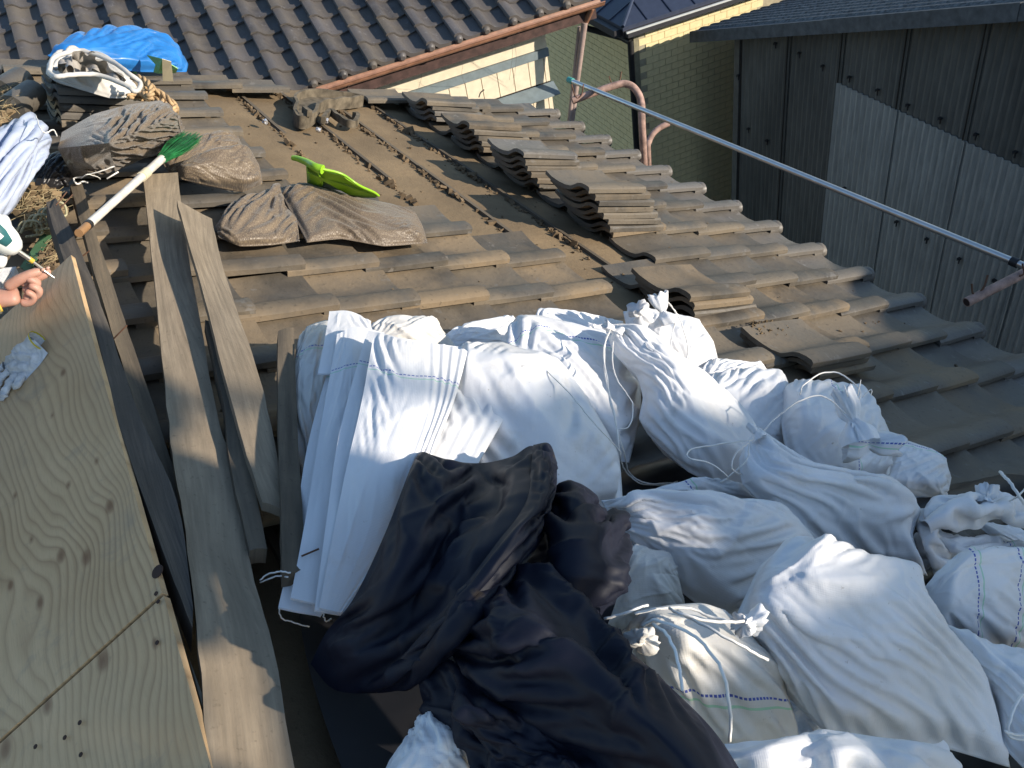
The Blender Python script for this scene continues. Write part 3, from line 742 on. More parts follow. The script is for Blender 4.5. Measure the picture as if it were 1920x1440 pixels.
for k in range(-1, 12):
    u0 = us[0] + k * WS
    if u0 < uA - .05: u0_, wd = uA, us[0] - uA if k == -1 else WS
    else: u0_, wd = u0, WS
    if k <= 0: sheet(u0_, GZ - cO[2], lambda u: ztop(u) - .01, .0 - .0015 * (k % 2), M['slate_dark'] if 0 else M['slate_old'], wd)
    else:
        sheet(u0_, zlow_top - .12, lambda u: ztop(u) - .01, -.0015 * (k % 2), M['slate_old'], wd)
        sheet(u0_, GZ - cO[2], lambda u: zlow_top, -.017 - .0015 * (k % 2), M['slate_new'], wd)
    # dark joint strips between sheets
    mb = MB(); mb.box((-.020, -(u0_ + .0025), GZ - cO[2]), (-.008, -(u0_ - .0025), ztop(u0_) - .03)); HC.mb('joint_strip', mb, M['joint'])
# core walls behind the sheets, roof with pressed flashing
uE = 16.0
pts = [(uA, GZ - cO[2]), (uE, GZ - cO[2]), (uE, ztop(uE) - .03), (RID, ztop(RID) - .03), (uA, ztop(uA) - .03)]
V = [(.02, -u, z) for u, z in pts] + [(6.0, -u, z) for u, z in pts]
HC.part('wall_core', V, [(4, 3, 2, 1, 0), (5, 6, 7, 8, 9)] + [(i, i + 5, (i + 1) % 5 + 5, (i + 1) % 5)[::-1] for i in range(5)], M['slate_old'])
mb = MB(); mb.box((-.02, -uA, GZ - cO[2]), (.03, -(uA - .09), ztop(uA) - .02)); HC.mb('corner_post', mb, plain('post_grey', (.11, .105, .095), .8))
M['shedroof'] = plain('gritty_shed_roof', (.13, .14, .145), .95, .1, nz=.35, scale=30, bump=.8)
M['flash'] = plain('grey_flashing', (.085, .092, .098), .7, .3, nz=.2)
uo = cu(1322, 45)[0]
def roofslab(u0, u1, x0, x1, dz0, dz1, name, mat):
    V = []
    for xx in (x0, x1):
        for dz in (dz0, dz1):
            for u in (u0, u1): V.append((xx, -u, ztop(u) + dz))
    HC.part(name, V, [(0, 1, 3, 2), (4, 6, 7, 5), (0, 4, 5, 1), (2, 3, 7, 6), (0, 2, 6, 4), (1, 5, 7, 3)], mat)
uj = cu(1577, 45)[0]
for (a, b, l) in ((uo, uj, 0), (uj, uj + 1.9, .006), (uj + 1.9, RID, 0), (RID + .001, uE, 0)):
    roofslab(a + .002, b, -.20 - l, -.165 - l, -.02, .10 + l, 'flashing', M['flash'])
    roofslab(a, b, -.164, 6.1, .02, .095, 'roof_sheet', M['shedroof'])
# corrugation seen on the roof sheet
mb = MB()
for i in range(40):
    xx = -.10 + i * .13; a, b = uo + .02, RID
    mb.add([(xx + q, -u, ztop(u) + h) for u in (a, b) for q, h in ((0, .0955), (.03, .112), (.07, .112), (.10, .0955))], [(0, 1, 5, 4), (1, 2, 6, 5), (2, 3, 7, 6), (0, 3, 2, 1), (4, 5, 6, 7)])
HC.mb('roof_ribs', mb, M['shedroof'], kind='stuff')
mb = MB(); mb.box((-.035, -(uj + .01), ztop(uj) - 0), (-.03, -uj, ztop(uj))); 
nl = [(1458, 80), (1503, 98), (1547, 122), (1597, 143), (1650, 167), (1707, 195), (1768, 220), (1835, 250), (1909, 283), (1590, 350), (1745, 445), (1806, 482), (1872, 522), (1407, 240), (1442, 262), (1688, 413), (1388, 140)]
bolt = MB(); bolt.box((-.035, -.014, -.006), (-.008, .014, .008)); bolt.tube([(-.03, 0, 0), (-.045, 0, -.006)], .006, 6); bolt.box((-.022, -.004, -.05), (-.011, .004, -.006))
bme = mk('hook_bolt', bolt.V, bolt.F, M['blackpipe'])
for (x, y) in nl:
    u, z = cu(x, y); ob('hook_bolt', bme, HC.e, loc=(-.006 if z > zlow_top or u < us[1] else -.022, -u, z))

# ------------------------------------------------------------------ laundry pole on its two holders
M['steel'] = plain('stainless_pole', (.62, .61, .59), .28, .6, metal=.9, nz=.06, bump=.03)
M['teal'] = plain('teal_plastic', (.05, .30, .26), .4)
M['rustpipe'] = plain('rusty_painted_pipe', (.36, .235, .19), .65, .3, nz=.3, scale=20)
A, B = Z(1068, 150, 5.6), Z(1916, 497, 3.5); d = (B - A) / np.linalg.norm(B - A); 
pe = empty('laundry_pole', (A + B) / 2, 'long shiny steel laundry pole hung outside the eave', 'pole')
V, F = tubeVF([A + (B - A) * q for q in (.008, .25, .5, .75, 1.12)], .0148, 14); wpart('tube', V, F, M['steel'], pe, 60)
V, F = tubeVF([A - d * .012, A + d * .035], .019, 12); wpart('end_cap', V, F, M['teal'], pe, 60)
V, F = tubeVF([A + (B - A) * .985 + U_ * 0, A + (B - A) * .995], .0195, 12); wpart('rubber_ring', V, F, M['blackpipe'], pe, 60)
def holder(pts, r, label, hooks, z):
    pp = [np.array(q) for q in pts]; e = empty('pole_holder', pp[-1], label, 'pole holder')
    V, F = tubeVF(spline(pp, 6), r, 12); wpart('bent_pipe', V, F, M['rustpipe'], e, 60)
    for (a, b, c) in hooks:
        V, F = tubeVF(spline([Z(*a), Z(*b), Z(*c)], 5), .004, 6); wpart('hook_rod', V, F, M['rust'], e, 60)
    return e
z1 = 5.45
down = lambda p, l: np.asarray(p) - U_ * l
p5 = Z(1204, 235, z1)
holder([Z(1073, 189, z1), Z(1110, 175, z1), Z(1150, 161, z1), Z(1172, 157, z1), Z(1190, 166, z1), Z(1202, 190, z1), p5, down(p5, .5), down(p5, 2.0), down(p5, 5.3)], .0225,
       'rusty pink-brown bent pipe holding up the far end of the steel laundry pole', [((1072, 158, z1 - .02), (1077, 177, z1 - .02), (1083, 185, z1 - .02)), ((1094, 158, z1 - .02), (1091, 176, z1 - .02), (1085, 184, z1 - .02)), ((1142, 143, z1), (1146, 154, z1), (1152, 160, z1)), ((1165, 134, z1), (1162, 150, z1), (1156, 160, z1))], z1)
z1 = 5.9; q5 = Z(1215, 285, z1)
holder([Z(1254, 231, z1), Z(1238, 239, z1), Z(1225, 250, z1), Z(1217, 266, z1), q5, down(q5, .5), down(q5, 2.), down(q5, 5)], .02,
       'dull shaded bent pipe just behind the post of the far pole holder', [], z1)
z2 = 3.38
e2 = Z(1812, 567, z2); b2 = Z(1905, 520, z2 + .03)
kk = b2 + (b2 - e2) * 1.0
holder([e2, e2 * .5 + b2 * .5, b2, b2 + (b2 - e2) * .6, kk + np.array([.03, 0, -.02]), kk + np.array([.06, 0, -.08]), down(kk, .4) + np.array([.07, 0, 0]), down(kk, 4.3) + np.array([.07, 0, 0])], .0195,
       'rusty open-ended pipe arm under the near end of the steel laundry pole', [((1822, 532, z2), (1824, 550, z2), (1832, 553, z2)), ((1852, 516, z2), (1846, 535, z2), (1838, 548, z2)), ((1917, 494, z2), (1920, 512, z2), (1912, 518, z2))], z2)
V, F = tubeVF([e2 - (b2 - e2) * .004, e2 + (b2 - e2) * .01], .0155, 12); V = np.array(V)
wthing('pipe_opening', V, F, M['hole'], 'dark hollow mouth of the rusty near pole holder', 'pipe end')
# ================================================================== CLOTH
def relax1(P0, exu=.05, exv=.05, it=70, goal=.01, amp=.004, seed=0, press=0.0, bend=.25, minu=None, minv=None, pin=True, fold=None, thin=True):
    "small cloth solver on a grid: fabric slightly longer than its base shape buckles into real folds"
    rg = np.random.default_rng(seed); P_ = P0.copy(); nu, nv, _ = P_.shape
    du = np.linalg.norm(P0[1:] - P0[:-1], axis=2); dv = np.linalg.norm(P0[:, 1:] - P0[:, :-1], axis=2)
    if not np.isscalar(exu): ru = du * (1 + (exu[1:] + exu[:-1]) / 2); rv = dv * (1 + (exv[:, 1:] + exv[:, :-1]) / 2)
    else: ru = du * (1 + exu); rv = dv * (1 + exv)
    if minu is not None: ru = np.maximum(ru, np.minimum(minu, du * 1.22))
    if minv is not None: rv = np.maximum(rv, np.minimum(minv, dv * 1.22))
    def nrm(Q):
        a = np.gradient(Q, axis=0); b = np.gradient(Q, axis=1); n_ = np.cross(a, b); return n_ / (np.linalg.norm(n_, axis=2)[..., None] + 1e-12)
    n0 = nrm(P0)
    if (n0.reshape(-1, 3) @ (CAM - P0.mean((0, 1)))).mean() < 0: n0 = -n0
    U0, V0 = np.meshgrid(np.linspace(0, 1, nu), np.linspace(0, 1, nv), indexing='ij')
    ns = np.zeros((nu, nv))
    for q in range(14):
        k = rg.uniform(1.5, 9, 2) * rg.choice([-1, 1], 2); ns += np.sin(6.28 * (k[0] * U0 + k[1] * V0) * .5 + rg.uniform(0, 6.28)) / (1 + .25 * np.abs(k).sum())
    ns += .25 * rg.standard_normal((nu, nv))
    if fold is not None: ns = ns * .5 + fold(U0, V0, rg)
    w = np.minimum(1, 8 * np.minimum(np.minimum(U0, 1 - U0), np.minimum(V0, 1 - V0)))
    P_ += n0 * (amp * ns * w)[..., None]
    rsh = np.sqrt(((ru[:, :-1] + ru[:, 1:]) / 2) ** 2 + ((rv[:-1] + rv[1:]) / 2) ** 2)
    pinm = np.ones((nu, nv, 1));
    if pin: pinm[0] = pinm[-1] = 0; pinm[:, 0] = pinm[:, -1] = 0
    def con(A, B, r, k, ma, mb):
        d = B - A; l = np.linalg.norm(d, axis=-1, keepdims=True) + 1e-9
        c = d * ((l - r[..., None]) / l * (.5 * k)); A += c * ma; B -= c * mb
    br = (ru[:-1] + ru[1:]) * .985; bv = (rv[:, :-1] + rv[:, 1:]) * .985
    for i in range(it):
        for o in (0, 1):
            con(P_[o:-1:2][:len(P_[o + 1::2])], P_[o + 1::2], ru[o::2], .9, pinm[o:-1:2][:len(P_[o + 1::2])], pinm[o + 1::2])
            A = P_[:, o:-1:2]; B = P_[:, o + 1::2]; m_ = min(A.shape[1], B.shape[1])
            con(A[:, :m_], B[:, :m_], rv[:, o::2][:, :m_], .9, pinm[:, o:-1:2][:, :m_], pinm[:, o + 1::2][:, :m_])
        for o in (0, 1):
            a = P_[o:-1:2]; b = P_[o + 1::2]; m_ = min(len(a), len(b)); ma = pinm[o:-1:2][:m_]; mb_ = pinm[o + 1::2][:m_]; r_ = rsh[o::2][:m_]
            con(a[:m_, :-1], b[:m_, 1:], r_, .35, ma[:, :-1], mb_[:, 1:])
            con(a[:m_, 1:], b[:m_, :-1], r_, .35, ma[:, 1:], mb_[:, :-1])
        for o in (0, 1):
            a = P_[:-2]; b = P_[2:]
            k0 = np.arange(o * 2, nu - 2, 4); k0 = np.unique(np.concatenate([k0, k0 + 1])); k0 = k0[k0 < nu - 2]
            d = P_[k0 + 2] - P_[k0]; l = np.linalg.norm(d, axis=-1, keepdims=True) + 1e-9
            c = d * (np.minimum(0, l - br[k0][..., None]) / l * (.5 * bend)); P_[k0] += c * pinm[k0]; P_[k0 + 2] -= c * pinm[k0 + 2]
            k1 = np.arange(o * 2, nv - 2, 4); k1 = np.unique(np.concatenate([k1, k1 + 1])); k1 = k1[k1 < nv - 2]
            d = P_[:, k1 + 2] - P_[:, k1]; l = np.linalg.norm(d, axis=-1, keepdims=True) + 1e-9
            c = d * (np.minimum(0, l - bv[:, k1][..., None]) / l * (.5 * bend)); P_[:, k1] += c * pinm[:, k1]; P_[:, k1 + 2] -= c * pinm[:, k1 + 2]
        if press: P_ += nrm(P_) * press * pinm * (1 if (nrm(P_) * n0).sum() > 0 else -1)
        P_ += (P0 - P_) * goal * pinm
    return P_
def upgrid(D, nu, nv):
    a = np.linspace(0, D.shape[0] - 1, nu); b = np.linspace(0, D.shape[1] - 1, nv)
    def ip(A, t):
        n_ = A.shape[0]; i = np.clip(np.floor(t).astype(int), 0, n_ - 2); f = (t - i)[:, None, None]
        g = lambda k: A[np.clip(k, 0, n_ - 1)]
        p0, p1, p2, p3 = g(i - 1), g(i), g(i + 1), g(i + 2)
        return .5 * (2 * p1 + (p2 - p0) * f + (2 * p0 - 5 * p1 + 4 * p2 - p3) * f * f + (3 * p1 - p0 - 3 * p2 + p3) * f ** 3)
    D = ip(D, a); return ip(D.transpose(1, 0, 2), b).transpose(1, 0, 2)
def crease(P0, seed, n_, A, foci, ws=1.0):
    "sharp-crested long folds across the sheet"
    nu, nv, _ = P0.shape; rg = np.random.default_rng(seed + 900); a, b = np.meshgrid(np.linspace(0, 1, nu), np.linspace(0, 1, nv), indexing='ij')
    da = np.gradient(P0, axis=0); db = np.gradient(P0, axis=1); n0 = np.cross(da, db); n0 /= np.linalg.norm(n0, axis=2)[..., None] + 1e-12
    if (n0.reshape(-1, 3) @ (CAM - P0.mean((0, 1)))).mean() < 0: n0 = -n0
    o = np.zeros((nu, nv))
    for i in range(n_):
        if foci and i % 3:
            fu, fv = foci[i % len(foci)]; c = rg.uniform(.15, .85, 2); th = math.atan2(c[0] - fv, c[1] - fu); bu, bv = fu, fv; L0, L1 = 0, rg.uniform(.35, 1.0)
        else:
            bu, bv = rg.uniform(.1, .9, 2); th = rg.uniform(0, 6.28); L0, L1 = -rg.uniform(.1, .45), rg.uniform(.1, .45)
        x = (b - bu) * math.cos(th) + (a - bv) * math.sin(th); y = -(b - bu) * math.sin(th) + (a - bv) * math.cos(th)
        y = y + rg.uniform(-.25, .25) * x * x + .02 * np.sin(9 * x + rg.uniform(0, 6))
        w = ws * rg.uniform(.018, .06) * (1 + 1.2 * np.abs(x)); env = np.clip(np.minimum((x - L0), (L1 - x)) * 5, 0, 1); env = env * env * (3 - 2 * env)
        side = np.where(y > 0, rg.uniform(.7, 2.2), 1.0)
        o += A * rg.uniform(.3, 1.2) * rg.choice([1, 1, -.7]) * env * np.exp(-np.abs(y) / (w * side))
    m_ = np.minimum(1, 9 * np.minimum(np.minimum(a, 1 - a), np.minimum(b, 1 - b)))
    return n0 * (o * m_)[..., None]
def relax(P0, exu=.05, exv=.05, it=70, goal=.01, amp=.004, seed=0, coarse=2.4, fine=.3, minu=None, minv=None, fold=None, press=0., pin=True, bend=.25, creases=14, cr_amp=.006, foci=None, ncrisp=22, crisp=.0035, **k):
    nu, nv, _ = P0.shape
    if coarse <= 1: return relax1(P0, exu, exv, it, goal, amp, seed, press, bend, minu, minv, pin, fold)
    P0 = P0 + crease(P0, seed, creases, cr_amp, foci)
    cu_, cv_ = max(12, int(nu / coarse)), max(12, int(nv / coarse))
    A_, B_ = np.meshgrid(np.linspace(0, 1, cu_), np.linspace(0, 1, cv_), indexing='ij')
    if foci:
        w_ = .22 + 0 * A_
        for fu, fv in foci: w_ = w_ + 1.5 * np.exp(-4.0 * np.hypot(B_ - fu, A_ - fv))
    else: w_ = 1 + 0 * A_
    w_ = w_ * (.35 + .65 * np.clip(8 * np.minimum(np.minimum(A_, 1 - A_), np.minimum(B_, 1 - B_)), 0, 1))
    exu_, exv_ = exu * w_, exv * w_
    Pc = upgrid(P0, cu_, cv_)
    Qc = relax1(Pc, exu_, exv_, it, goal, amp, seed, press, .12, None if minu is None else minu * nu / cu_, None if minv is None else minv * nv / cv_, pin, fold)
    Q = P0 + upgrid(Qc - Pc, nu, nv)
    if pin: pass
    Q = relax1(Q, exu * fine, exv * fine, 12, .2, amp * .08, seed + 1, 0, .5, None, None, pin, None)
    return Q + crease(Q, seed + 31, ncrisp, crisp, foci, .35)
def resamp(pts, n, sm=None):
    p_ = np.asarray(pts, float); q = spline(p_, 10)
    if sm is not None and len(p_) > 2:
        ln = np.vstack([p_[i] + (p_[i + 1] - p_[i]) * j / 10 for i in range(len(p_) - 1) for j in range(10)] + [p_[-1]]).reshape(-1, 3); q = q * sm + ln * (1 - sm)
    d = np.r_[0, np.cumsum(np.linalg.norm(np.diff(q, axis=0), axis=1))]
    t = np.linspace(0, d[-1], n); return np.array([np.interp(t, d, q[:, k]) for k in range(3)]).T
def coons(top, right, bottom, left, nu, nv):
    "top, bottom run left to right; left, right run top to bottom. index [v (down), u (right)]"
    t, b = resamp(top, nu, .35), resamp(bottom, nu, .35); l, r = resamp(left, nv, .35), resamp(right, nv, .35)
    u = np.linspace(0, 1, nu)[None, :, None]; v = np.linspace(0, 1, nv)[:, None, None]
    return (1 - v) * t[None] + v * b[None] + (1 - u) * l[:, None] + u * r[:, None] - ((1 - u) * (1 - v) * t[0] + u * (1 - v) * t[-1] + (1 - u) * v * b[0] + u * v * b[-1])
def crm(ctrl, nu, nv, sm=None):
    "smooth surface through a lattice of points"
    A = np.array([resamp(row, nu, sm) for row in ctrl]); return np.array([resamp(A[:, j], nv, sm) for j in range(nu)]).transpose(1, 0, 2)
def uvgrid(Q):
    du = np.linalg.norm(np.diff(Q, axis=1), axis=2).mean(0); dv = np.linalg.norm(np.diff(Q, axis=0), axis=2).mean(1)
    u = np.r_[0, np.cumsum(du)]; v = np.r_[0, np.cumsum(dv)]; a, b = np.meshgrid(u, v); return np.stack([a, b], -1).reshape(-1, 2)
def seam(Vf, Vb, nu, nv):
    "front and back grids that share their border"
    n = nu * nv; idx = np.arange(n).reshape(nv, nu) + n
    F0 = gridF(nv, nu, True); ib = np.arange(n).reshape(nv, nu); m_ = {}
    bidx = idx.copy(); 
    for a in (bidx[0], bidx[-1], bidx[:, 0], bidx[:, -1]): pass
    bidx[0] = ib[0]; bidx[-1] = ib[-1]; bidx[:, 0] = ib[:, 0]; bidx[:, -1] = ib[:, -1]
    fl = bidx.ravel(); F1 = [tuple(int(fl[q]) for q in f[::-1]) for f in F0]
    return np.vstack([Vf.reshape(-1, 3), Vb.reshape(-1, 3)]), F0 + F1
def sack_mat(name, axis=0, pos=(), col=(.80, .79, .76), dirt=.35, weave=1.0, rough=.5, cols=((.03, .07, .38), (.12, .62, .28)), trans=.12):
    b = NB(name, rough, .35); oc = b.co; b.co = b.tc.outputs['UV']; s0 = b.sep(); a_, o_ = s0[axis], s0[1 - axis]
    n1 = b.noise(4, 5, .6, co=oc); n2 = b.noise(18, 5, .65, co=oc); n3 = b.noise(60, 3, .6, co=oc)
    c = b.mix(b.math('MULTIPLY', b.ramp(n1, [(.42, 0.), (.75, 1.)]), dirt), col, tuple(x * y for x, y in zip(col, (.84, .80, .72))))
    c = b.mix(b.math('MULTIPLY', b.ramp(n2, [(.58, 0.), (.75, 1.)]), dirt), c, tuple(x * y for x, y in zip(col, (.78, .74, .66))))
    c = b.mix(b.math('MULTIPLY', b.ramp(n3, [(.70, 0.), (.76, 1.)]), dirt * .8), c, (.30, .26, .20))
    for p in pos:
        d = b.math('SUBTRACT', a_, p)
        blue = b.math('LESS_THAN', b.math('ABSOLUTE', d), .0014)
        dash = b.math('GREATER_THAN', b.math('FRACT', b.math('MULTIPLY', o_, 165.)), .30)
        c = b.mix(b.math('MULTIPLY', b.math('MULTIPLY', blue, dash), .95), c, cols[0])
        green = b.math('LESS_THAN', b.math('ABSOLUTE', b.math('SUBTRACT', d, .010)), .0013)
        c = b.mix(b.math('MULTIPLY', green, .5), c, cols[1])
    b.color(c)
    w = b.math('ADD', b.math('SINE', b.math('MULTIPLY', s0[0], 2600.)), b.math('SINE', b.math('MULTIPLY', s0[1], 2600.)))
    b.bump(w, .10 * weave, .0006); b.bump(n3, .10, .003); b.bump(n2, .16, .008)
    # sheet crinkles, long and soft
    b.bump(b.noise(30, 2, .5, co=b.mapping((1, .35, 1)), dist=1.2), .22, .004)
    if trans:
        tr = b.n.new('ShaderNodeBsdfTranslucent'); b.L(c, tr.inputs[0]); mx = b.n.new('ShaderNodeMixShader'); mx.inputs[0].default_value = trans
        b.L(b.b.outputs[0], mx.inputs[1]); b.L(tr.outputs[0], mx.inputs[2]); b.L(mx.outputs[0], b.n['Material Output'].inputs[0])
    return b.m
SK = {}
def sk(axis=0, pos=(), tone=0):
    k = (axis, tuple(pos), tone)
    if k not in SK:
        col = [(.80, .805, .82), (.74, .72, .68), (.80, .805, .82)][tone]
        SK[k] = sack_mat('woven_white_sack', axis, pos, col, [.6, 1., .4][tone])
    return SK[k]
def outline_h(pts, hn, hf, y0, y1): return [P(x, y, hn + (hf - hn) * (y1 - y) / max(1, y1 - y0)) for x, y in pts]
def facets(U, V, seed, nf, neck):
    "taut fabric over lumpy contents: flat planes meeting in ridges, dropping to the seam at the border"
    rg = np.random.default_rng(seed + 77); k = 34.0; acc = np.zeros_like(U)
    dome = lambda a, b: 1 - .55 * ((2 * a - 1) ** 2 + (2 * b - 1) ** 2)
    for i in range(nf):
        a, b = rg.uniform(.08, .92, 2); h0 = dome(a, b) + rg.uniform(-.10, .08); ga, gb = -2.2 * (2 * a - 1) * rg.uniform(.6, 1.3) + rg.normal(0, .25), -2.2 * (2 * b - 1) * rg.uniform(.6, 1.3) + rg.normal(0, .25)
        acc += np.exp(-k * (h0 + ga * (U - a) + gb * (V - b)))
    for d in (U, 1 - U, V, 1 - V): acc += np.exp(-k * (rg.uniform(3.0, 5.5) * d ** .85))
    h = -np.log(acc + np.exp(-k * 1.05)) / k
    e = np.clip(np.minimum(np.minimum(U, 1 - U), np.minimum(V, 1 - V)) * 20, 0, 1)
    return np.clip(h, 0, None) * e
def bag_parts(top, right, bottom, left, hn, hf, T=.10, Tb=None, seed=0, ex=.05, n=84, goal=.03, amp=.004, neck=None, p=.34, face=.62, it=60, gather=1.0, foci=None, press=0., cr=.0065, ncr=16, nf=8, crisp=.003):
    ys = [q[1] for s_ in (top, right, bottom, left) for q in s_]; y0, y1 = min(ys), max(ys)
    sd_ = [outline_h(s_, hn, hf, y0, y1) for s_ in (top, right, bottom, left)]
    base = coons(*sd_, n, n); c = base.mean((0, 1))
    view = (CAM - c) / np.linalg.norm(CAM - c); nn = N * (1 - face) + view * face; nn /= np.linalg.norm(nn)
    U0, V0 = np.meshgrid(np.linspace(0, 1, n), np.linspace(0, 1, n))
    g = facets(U0, V0, seed, nf, neck)
    if neck == 'top': g = g * (.35 + .65 * np.clip(V0 * 2.2, 0, 1))
    if neck == 'bottom': g = g * (.35 + .65 * np.clip((1 - V0) * 2.2, 0, 1))
    if neck == 'left': g = g * (.35 + .65 * np.clip(U0 * 2.2, 0, 1))
    if neck == 'right': g = g * (.35 + .65 * np.clip((1 - U0) * 2.2, 0, 1))
    T = T * .85; front = base + nn * (T * g)[..., None]; back = base - nn * ((Tb if Tb is not None else T * .8) * g)[..., None]
    mu = mv = None
    wu = np.median(np.linalg.norm(np.diff(front, axis=1), axis=2)); wv = np.median(np.linalg.norm(np.diff(front, axis=0), axis=2))
    if neck in ('top', 'bottom'): mv = wu * gather
    if neck in ('left', 'right'): mu = wv * gather
    fc = foci if foci is not None else {'top': [(.5, -.02)], 'bottom': [(.5, 1.02)], 'left': [(-.02, .5)], 'right': [(1.02, .5)], None: [(0, 0), (1, 1), (1, 0)]}[neck]
    def fold(a, b, rg):
        # a runs down (v), b runs right (u)
        o = np.zeros_like(a)
        for (fu, fv) in fc:
            r_ = np.hypot(b - fu, a - fv); th = np.arctan2(a - fv, b - fu); k = rg.integers(7, 13); ph = rg.uniform(0, 6.28)
            o += (np.abs(np.sin(k * th + ph + 1.5 * np.sin(3 * th + ph))) - .5) * np.exp(-r_ * 2.0) * np.clip(r_ * 6, 0, 1) * 5
        return o
    Q = relax(front, ex * .22, ex * .22, it, goal, amp, seed, minu=mu, minv=mv, fold=fold, press=press, foci=fc, cr_amp=cr, creases=ncr, crisp=crisp)
    V, F = seam(Q, back, n, n); uv = np.vstack([uvgrid(base), uvgrid(base)])
    return V, F, uv, base
def bag(label, top, right, bottom, left, hn, hf, mat=None, name='filled_sack', cat='sack', group='white woven sacks heaped on the roof', **k):
    V, F, uv, base = bag_parts(top, right, bottom, left, hn, hf, **k)
    c = V.mean(0); e = empty(name, c, label, cat, group)
    o = wpart('sack_body', V, F, mat or sk(), e, 179, uv); fixn(o.data); e['c'] = 0; del e['c']
    return e
def cloth(name, ctrl, mat, parent, nu=72, nv=72, th=.0015, sm=None, **k):
    A = crm([[P(*q) for q in row] for row in ctrl], nu, nv, sm); Q = relax(A, **k)
    V = Q.reshape(-1, 3); F = gridF(nv, nu, True)
    o = wpart(name, V, F, mat, parent, 179, uvgrid(A))
    return o
M['string'] = plain('white_string', (.78, .76, .72), .6, .3, nz=.1)
def cord(e, pts, r=.0016, mat=None, name='string', n=5):
    q = spline([P(*a) for a in pts], 7)
    jit = np.cumsum(np.random.default_rng(len(pts)).normal(0, .0006, q.shape), axis=0); q = q + jit - jit[-1] * np.linspace(0, 1, len(q))[:, None]
    V, F = tubeVF(q, r, n); return wpart(name, V, F, mat or M['string'], e, 179)
def crumple(e, x, y, h, rad, mat, seed=0, name='tied_neck', squash=(1, 1, 1.3), d=None):
    "gathered, frilly end of a sack"
    rg = np.random.default_rng(seed); c = P(x, y, h); nu, nv = 40, 22; V = []
    d = np.array(d if d is not None else N, float); d /= np.linalg.norm(d); a = np.cross(d, [0.3, 1, 0.1]); a /= np.linalg.norm(a); b = np.cross(d, a)
    ph = rg.uniform(0, 6.28, 6)
    for j in range(nv):
        v = j / (nv - 1); R = rad * (1.0 - .55 * math.exp(-((v - .42) / .13) ** 2)) * (.75 + .22 * v if v > .42 else 1.25 - .3 * v)
        for i in range(nu):
            t = 2 * math.pi * i / nu; pl = abs(math.sin(4.5 * t + ph[0] + 1.6 * math.sin(2 * t + ph[1]) + 2 * v)) * .2 + .08 * math.sin(9 * t + ph[2] + v * 6) + .2 * math.sin(2 * t + ph[3] + v * 4)
            r_ = R * (.72 + pl); V.append(c + a * r_ * math.cos(t) * squash[0] + b * r_ * math.sin(t) * squash[1] + d * rad * squash[2] * ((v - .42) * 2.4 + .16 * math.sin(4 * t + ph[4]) * v))
    F = [(j * nu + i, j * nu + (i + 1) % nu, (j + 1) * nu + (i + 1) % nu, (j + 1) * nu + i) for j in range(nv - 1) for i in range(nu)]
    cc = len(V); V.append(c + d * rad * squash[2] * .9); F += [((nv - 1) * nu + i, (nv - 1) * nu + (i + 1) % nu, cc) for i in range(nu)]
    uv = np.zeros((len(V), 2)); uv[:, 0] = np.arange(len(V)) % nu * .004; uv[:, 1] = np.arange(len(V)) // nu * .004
    o = wpart(name, V, F, mat, e, 179, uv); fixn(o.data); return o

# ---- near-black sheet added to darken the gaps in the heap
M['blacksheet'] = plain('near_black', (.012, .012, .014), .5, .4)
e = empty('dark_sheet', P(1300, 900, 0), 'near-black sheet added under the heap of white sacks, darkening the gaps between them', 'sheet')
cloth('sheet', [[(600, 860, .0), (900, 800, .03), (1180, 770, .02), (1500, 820, .02), (1700, 900, .02), (2050, 900, .01)],
                [(560, 1100, .0), (900, 1000, .03), (1250, 900, .02), (1550, 950, .03), (1800, 980, .02), (2100, 1010, .01)],
                [(590, 1300, .0), (900, 1200, .03), (1300, 1150, .02), (1600, 1200, .02), (1850, 1150, .02), (2150, 1200, .01)],
                [(700, 1560, .0), (1000, 1560, .02), (1300, 1560, .02), (1600, 1560, .02), (1900, 1560, .02), (2200, 1560, .02)]], M['blacksheet'], e, 60, 60, exu=.02, exv=.02, it=30, pin=False)

# ---- back row
bag('low white sack at the back of the heap, behind the flat empty sacks', [(690, 612), (730, 594), (775, 595), (822, 612)], [(822, 612), (850, 640), (872, 668)], [(685, 690), (780, 700), (872, 668)], [(690, 612), (683, 650), (685, 690)], .05, .13, T=.06, seed=1, mat=sk(tone=1))
bag('crumpled pale sack fold at the back, just left of the striped sack', [(828, 640), (870, 610), (920, 602), (968, 596)], [(968, 596), (985, 620), (990, 660)], [(835, 670), (900, 680), (990, 660)], [(828, 640), (825, 655), (835, 670)], .05, .12, T=.05, seed=2, ex=.09)
bag('small sack at the back, between the striped sack and the knotted one', [(1000, 602), (1012, 578), (1080, 586), (1168, 602)], [(1168, 602), (1178, 640), (1170, 680)], [(1030, 650), (1100, 670), (1170, 680)], [(1000, 602), (1010, 625), (1030, 650)], .05, .13, T=.06, seed=3, ex=.08)
e = bag('white sack with a knotted ruffled top, farthest up the roof in the heap', [(1168, 584), (1215, 578), (1260, 590), (1312, 602)], [(1312, 602), (1338, 640), (1350, 690)], [(1195, 680), (1250, 720), (1300, 730), (1350, 690)], [(1168, 584), (1175, 615), (1185, 650), (1195, 680)], .06, .17, T=.09, seed=4, ex=.06, foci=[(.45, .1)])
crumple(e, 1243, 585, .25, .026, sk(tone=2), 3, d=N * .6 + T * .5 - S * .1); cord(e, [(1252, 566, .27), (1268, 590, .25), (1262, 620, .23), (1256, 655, .2)]); cord(e, [(1256, 570, .27), (1275, 600, .24), (1290, 650, .2), (1287, 675, .18)])
crumple(e, 1202, 588, .2, .024, sk(tone=2), 8, name='sack_fold', d=-S * .6 + N * .6, squash=(1.2, 1, 1))
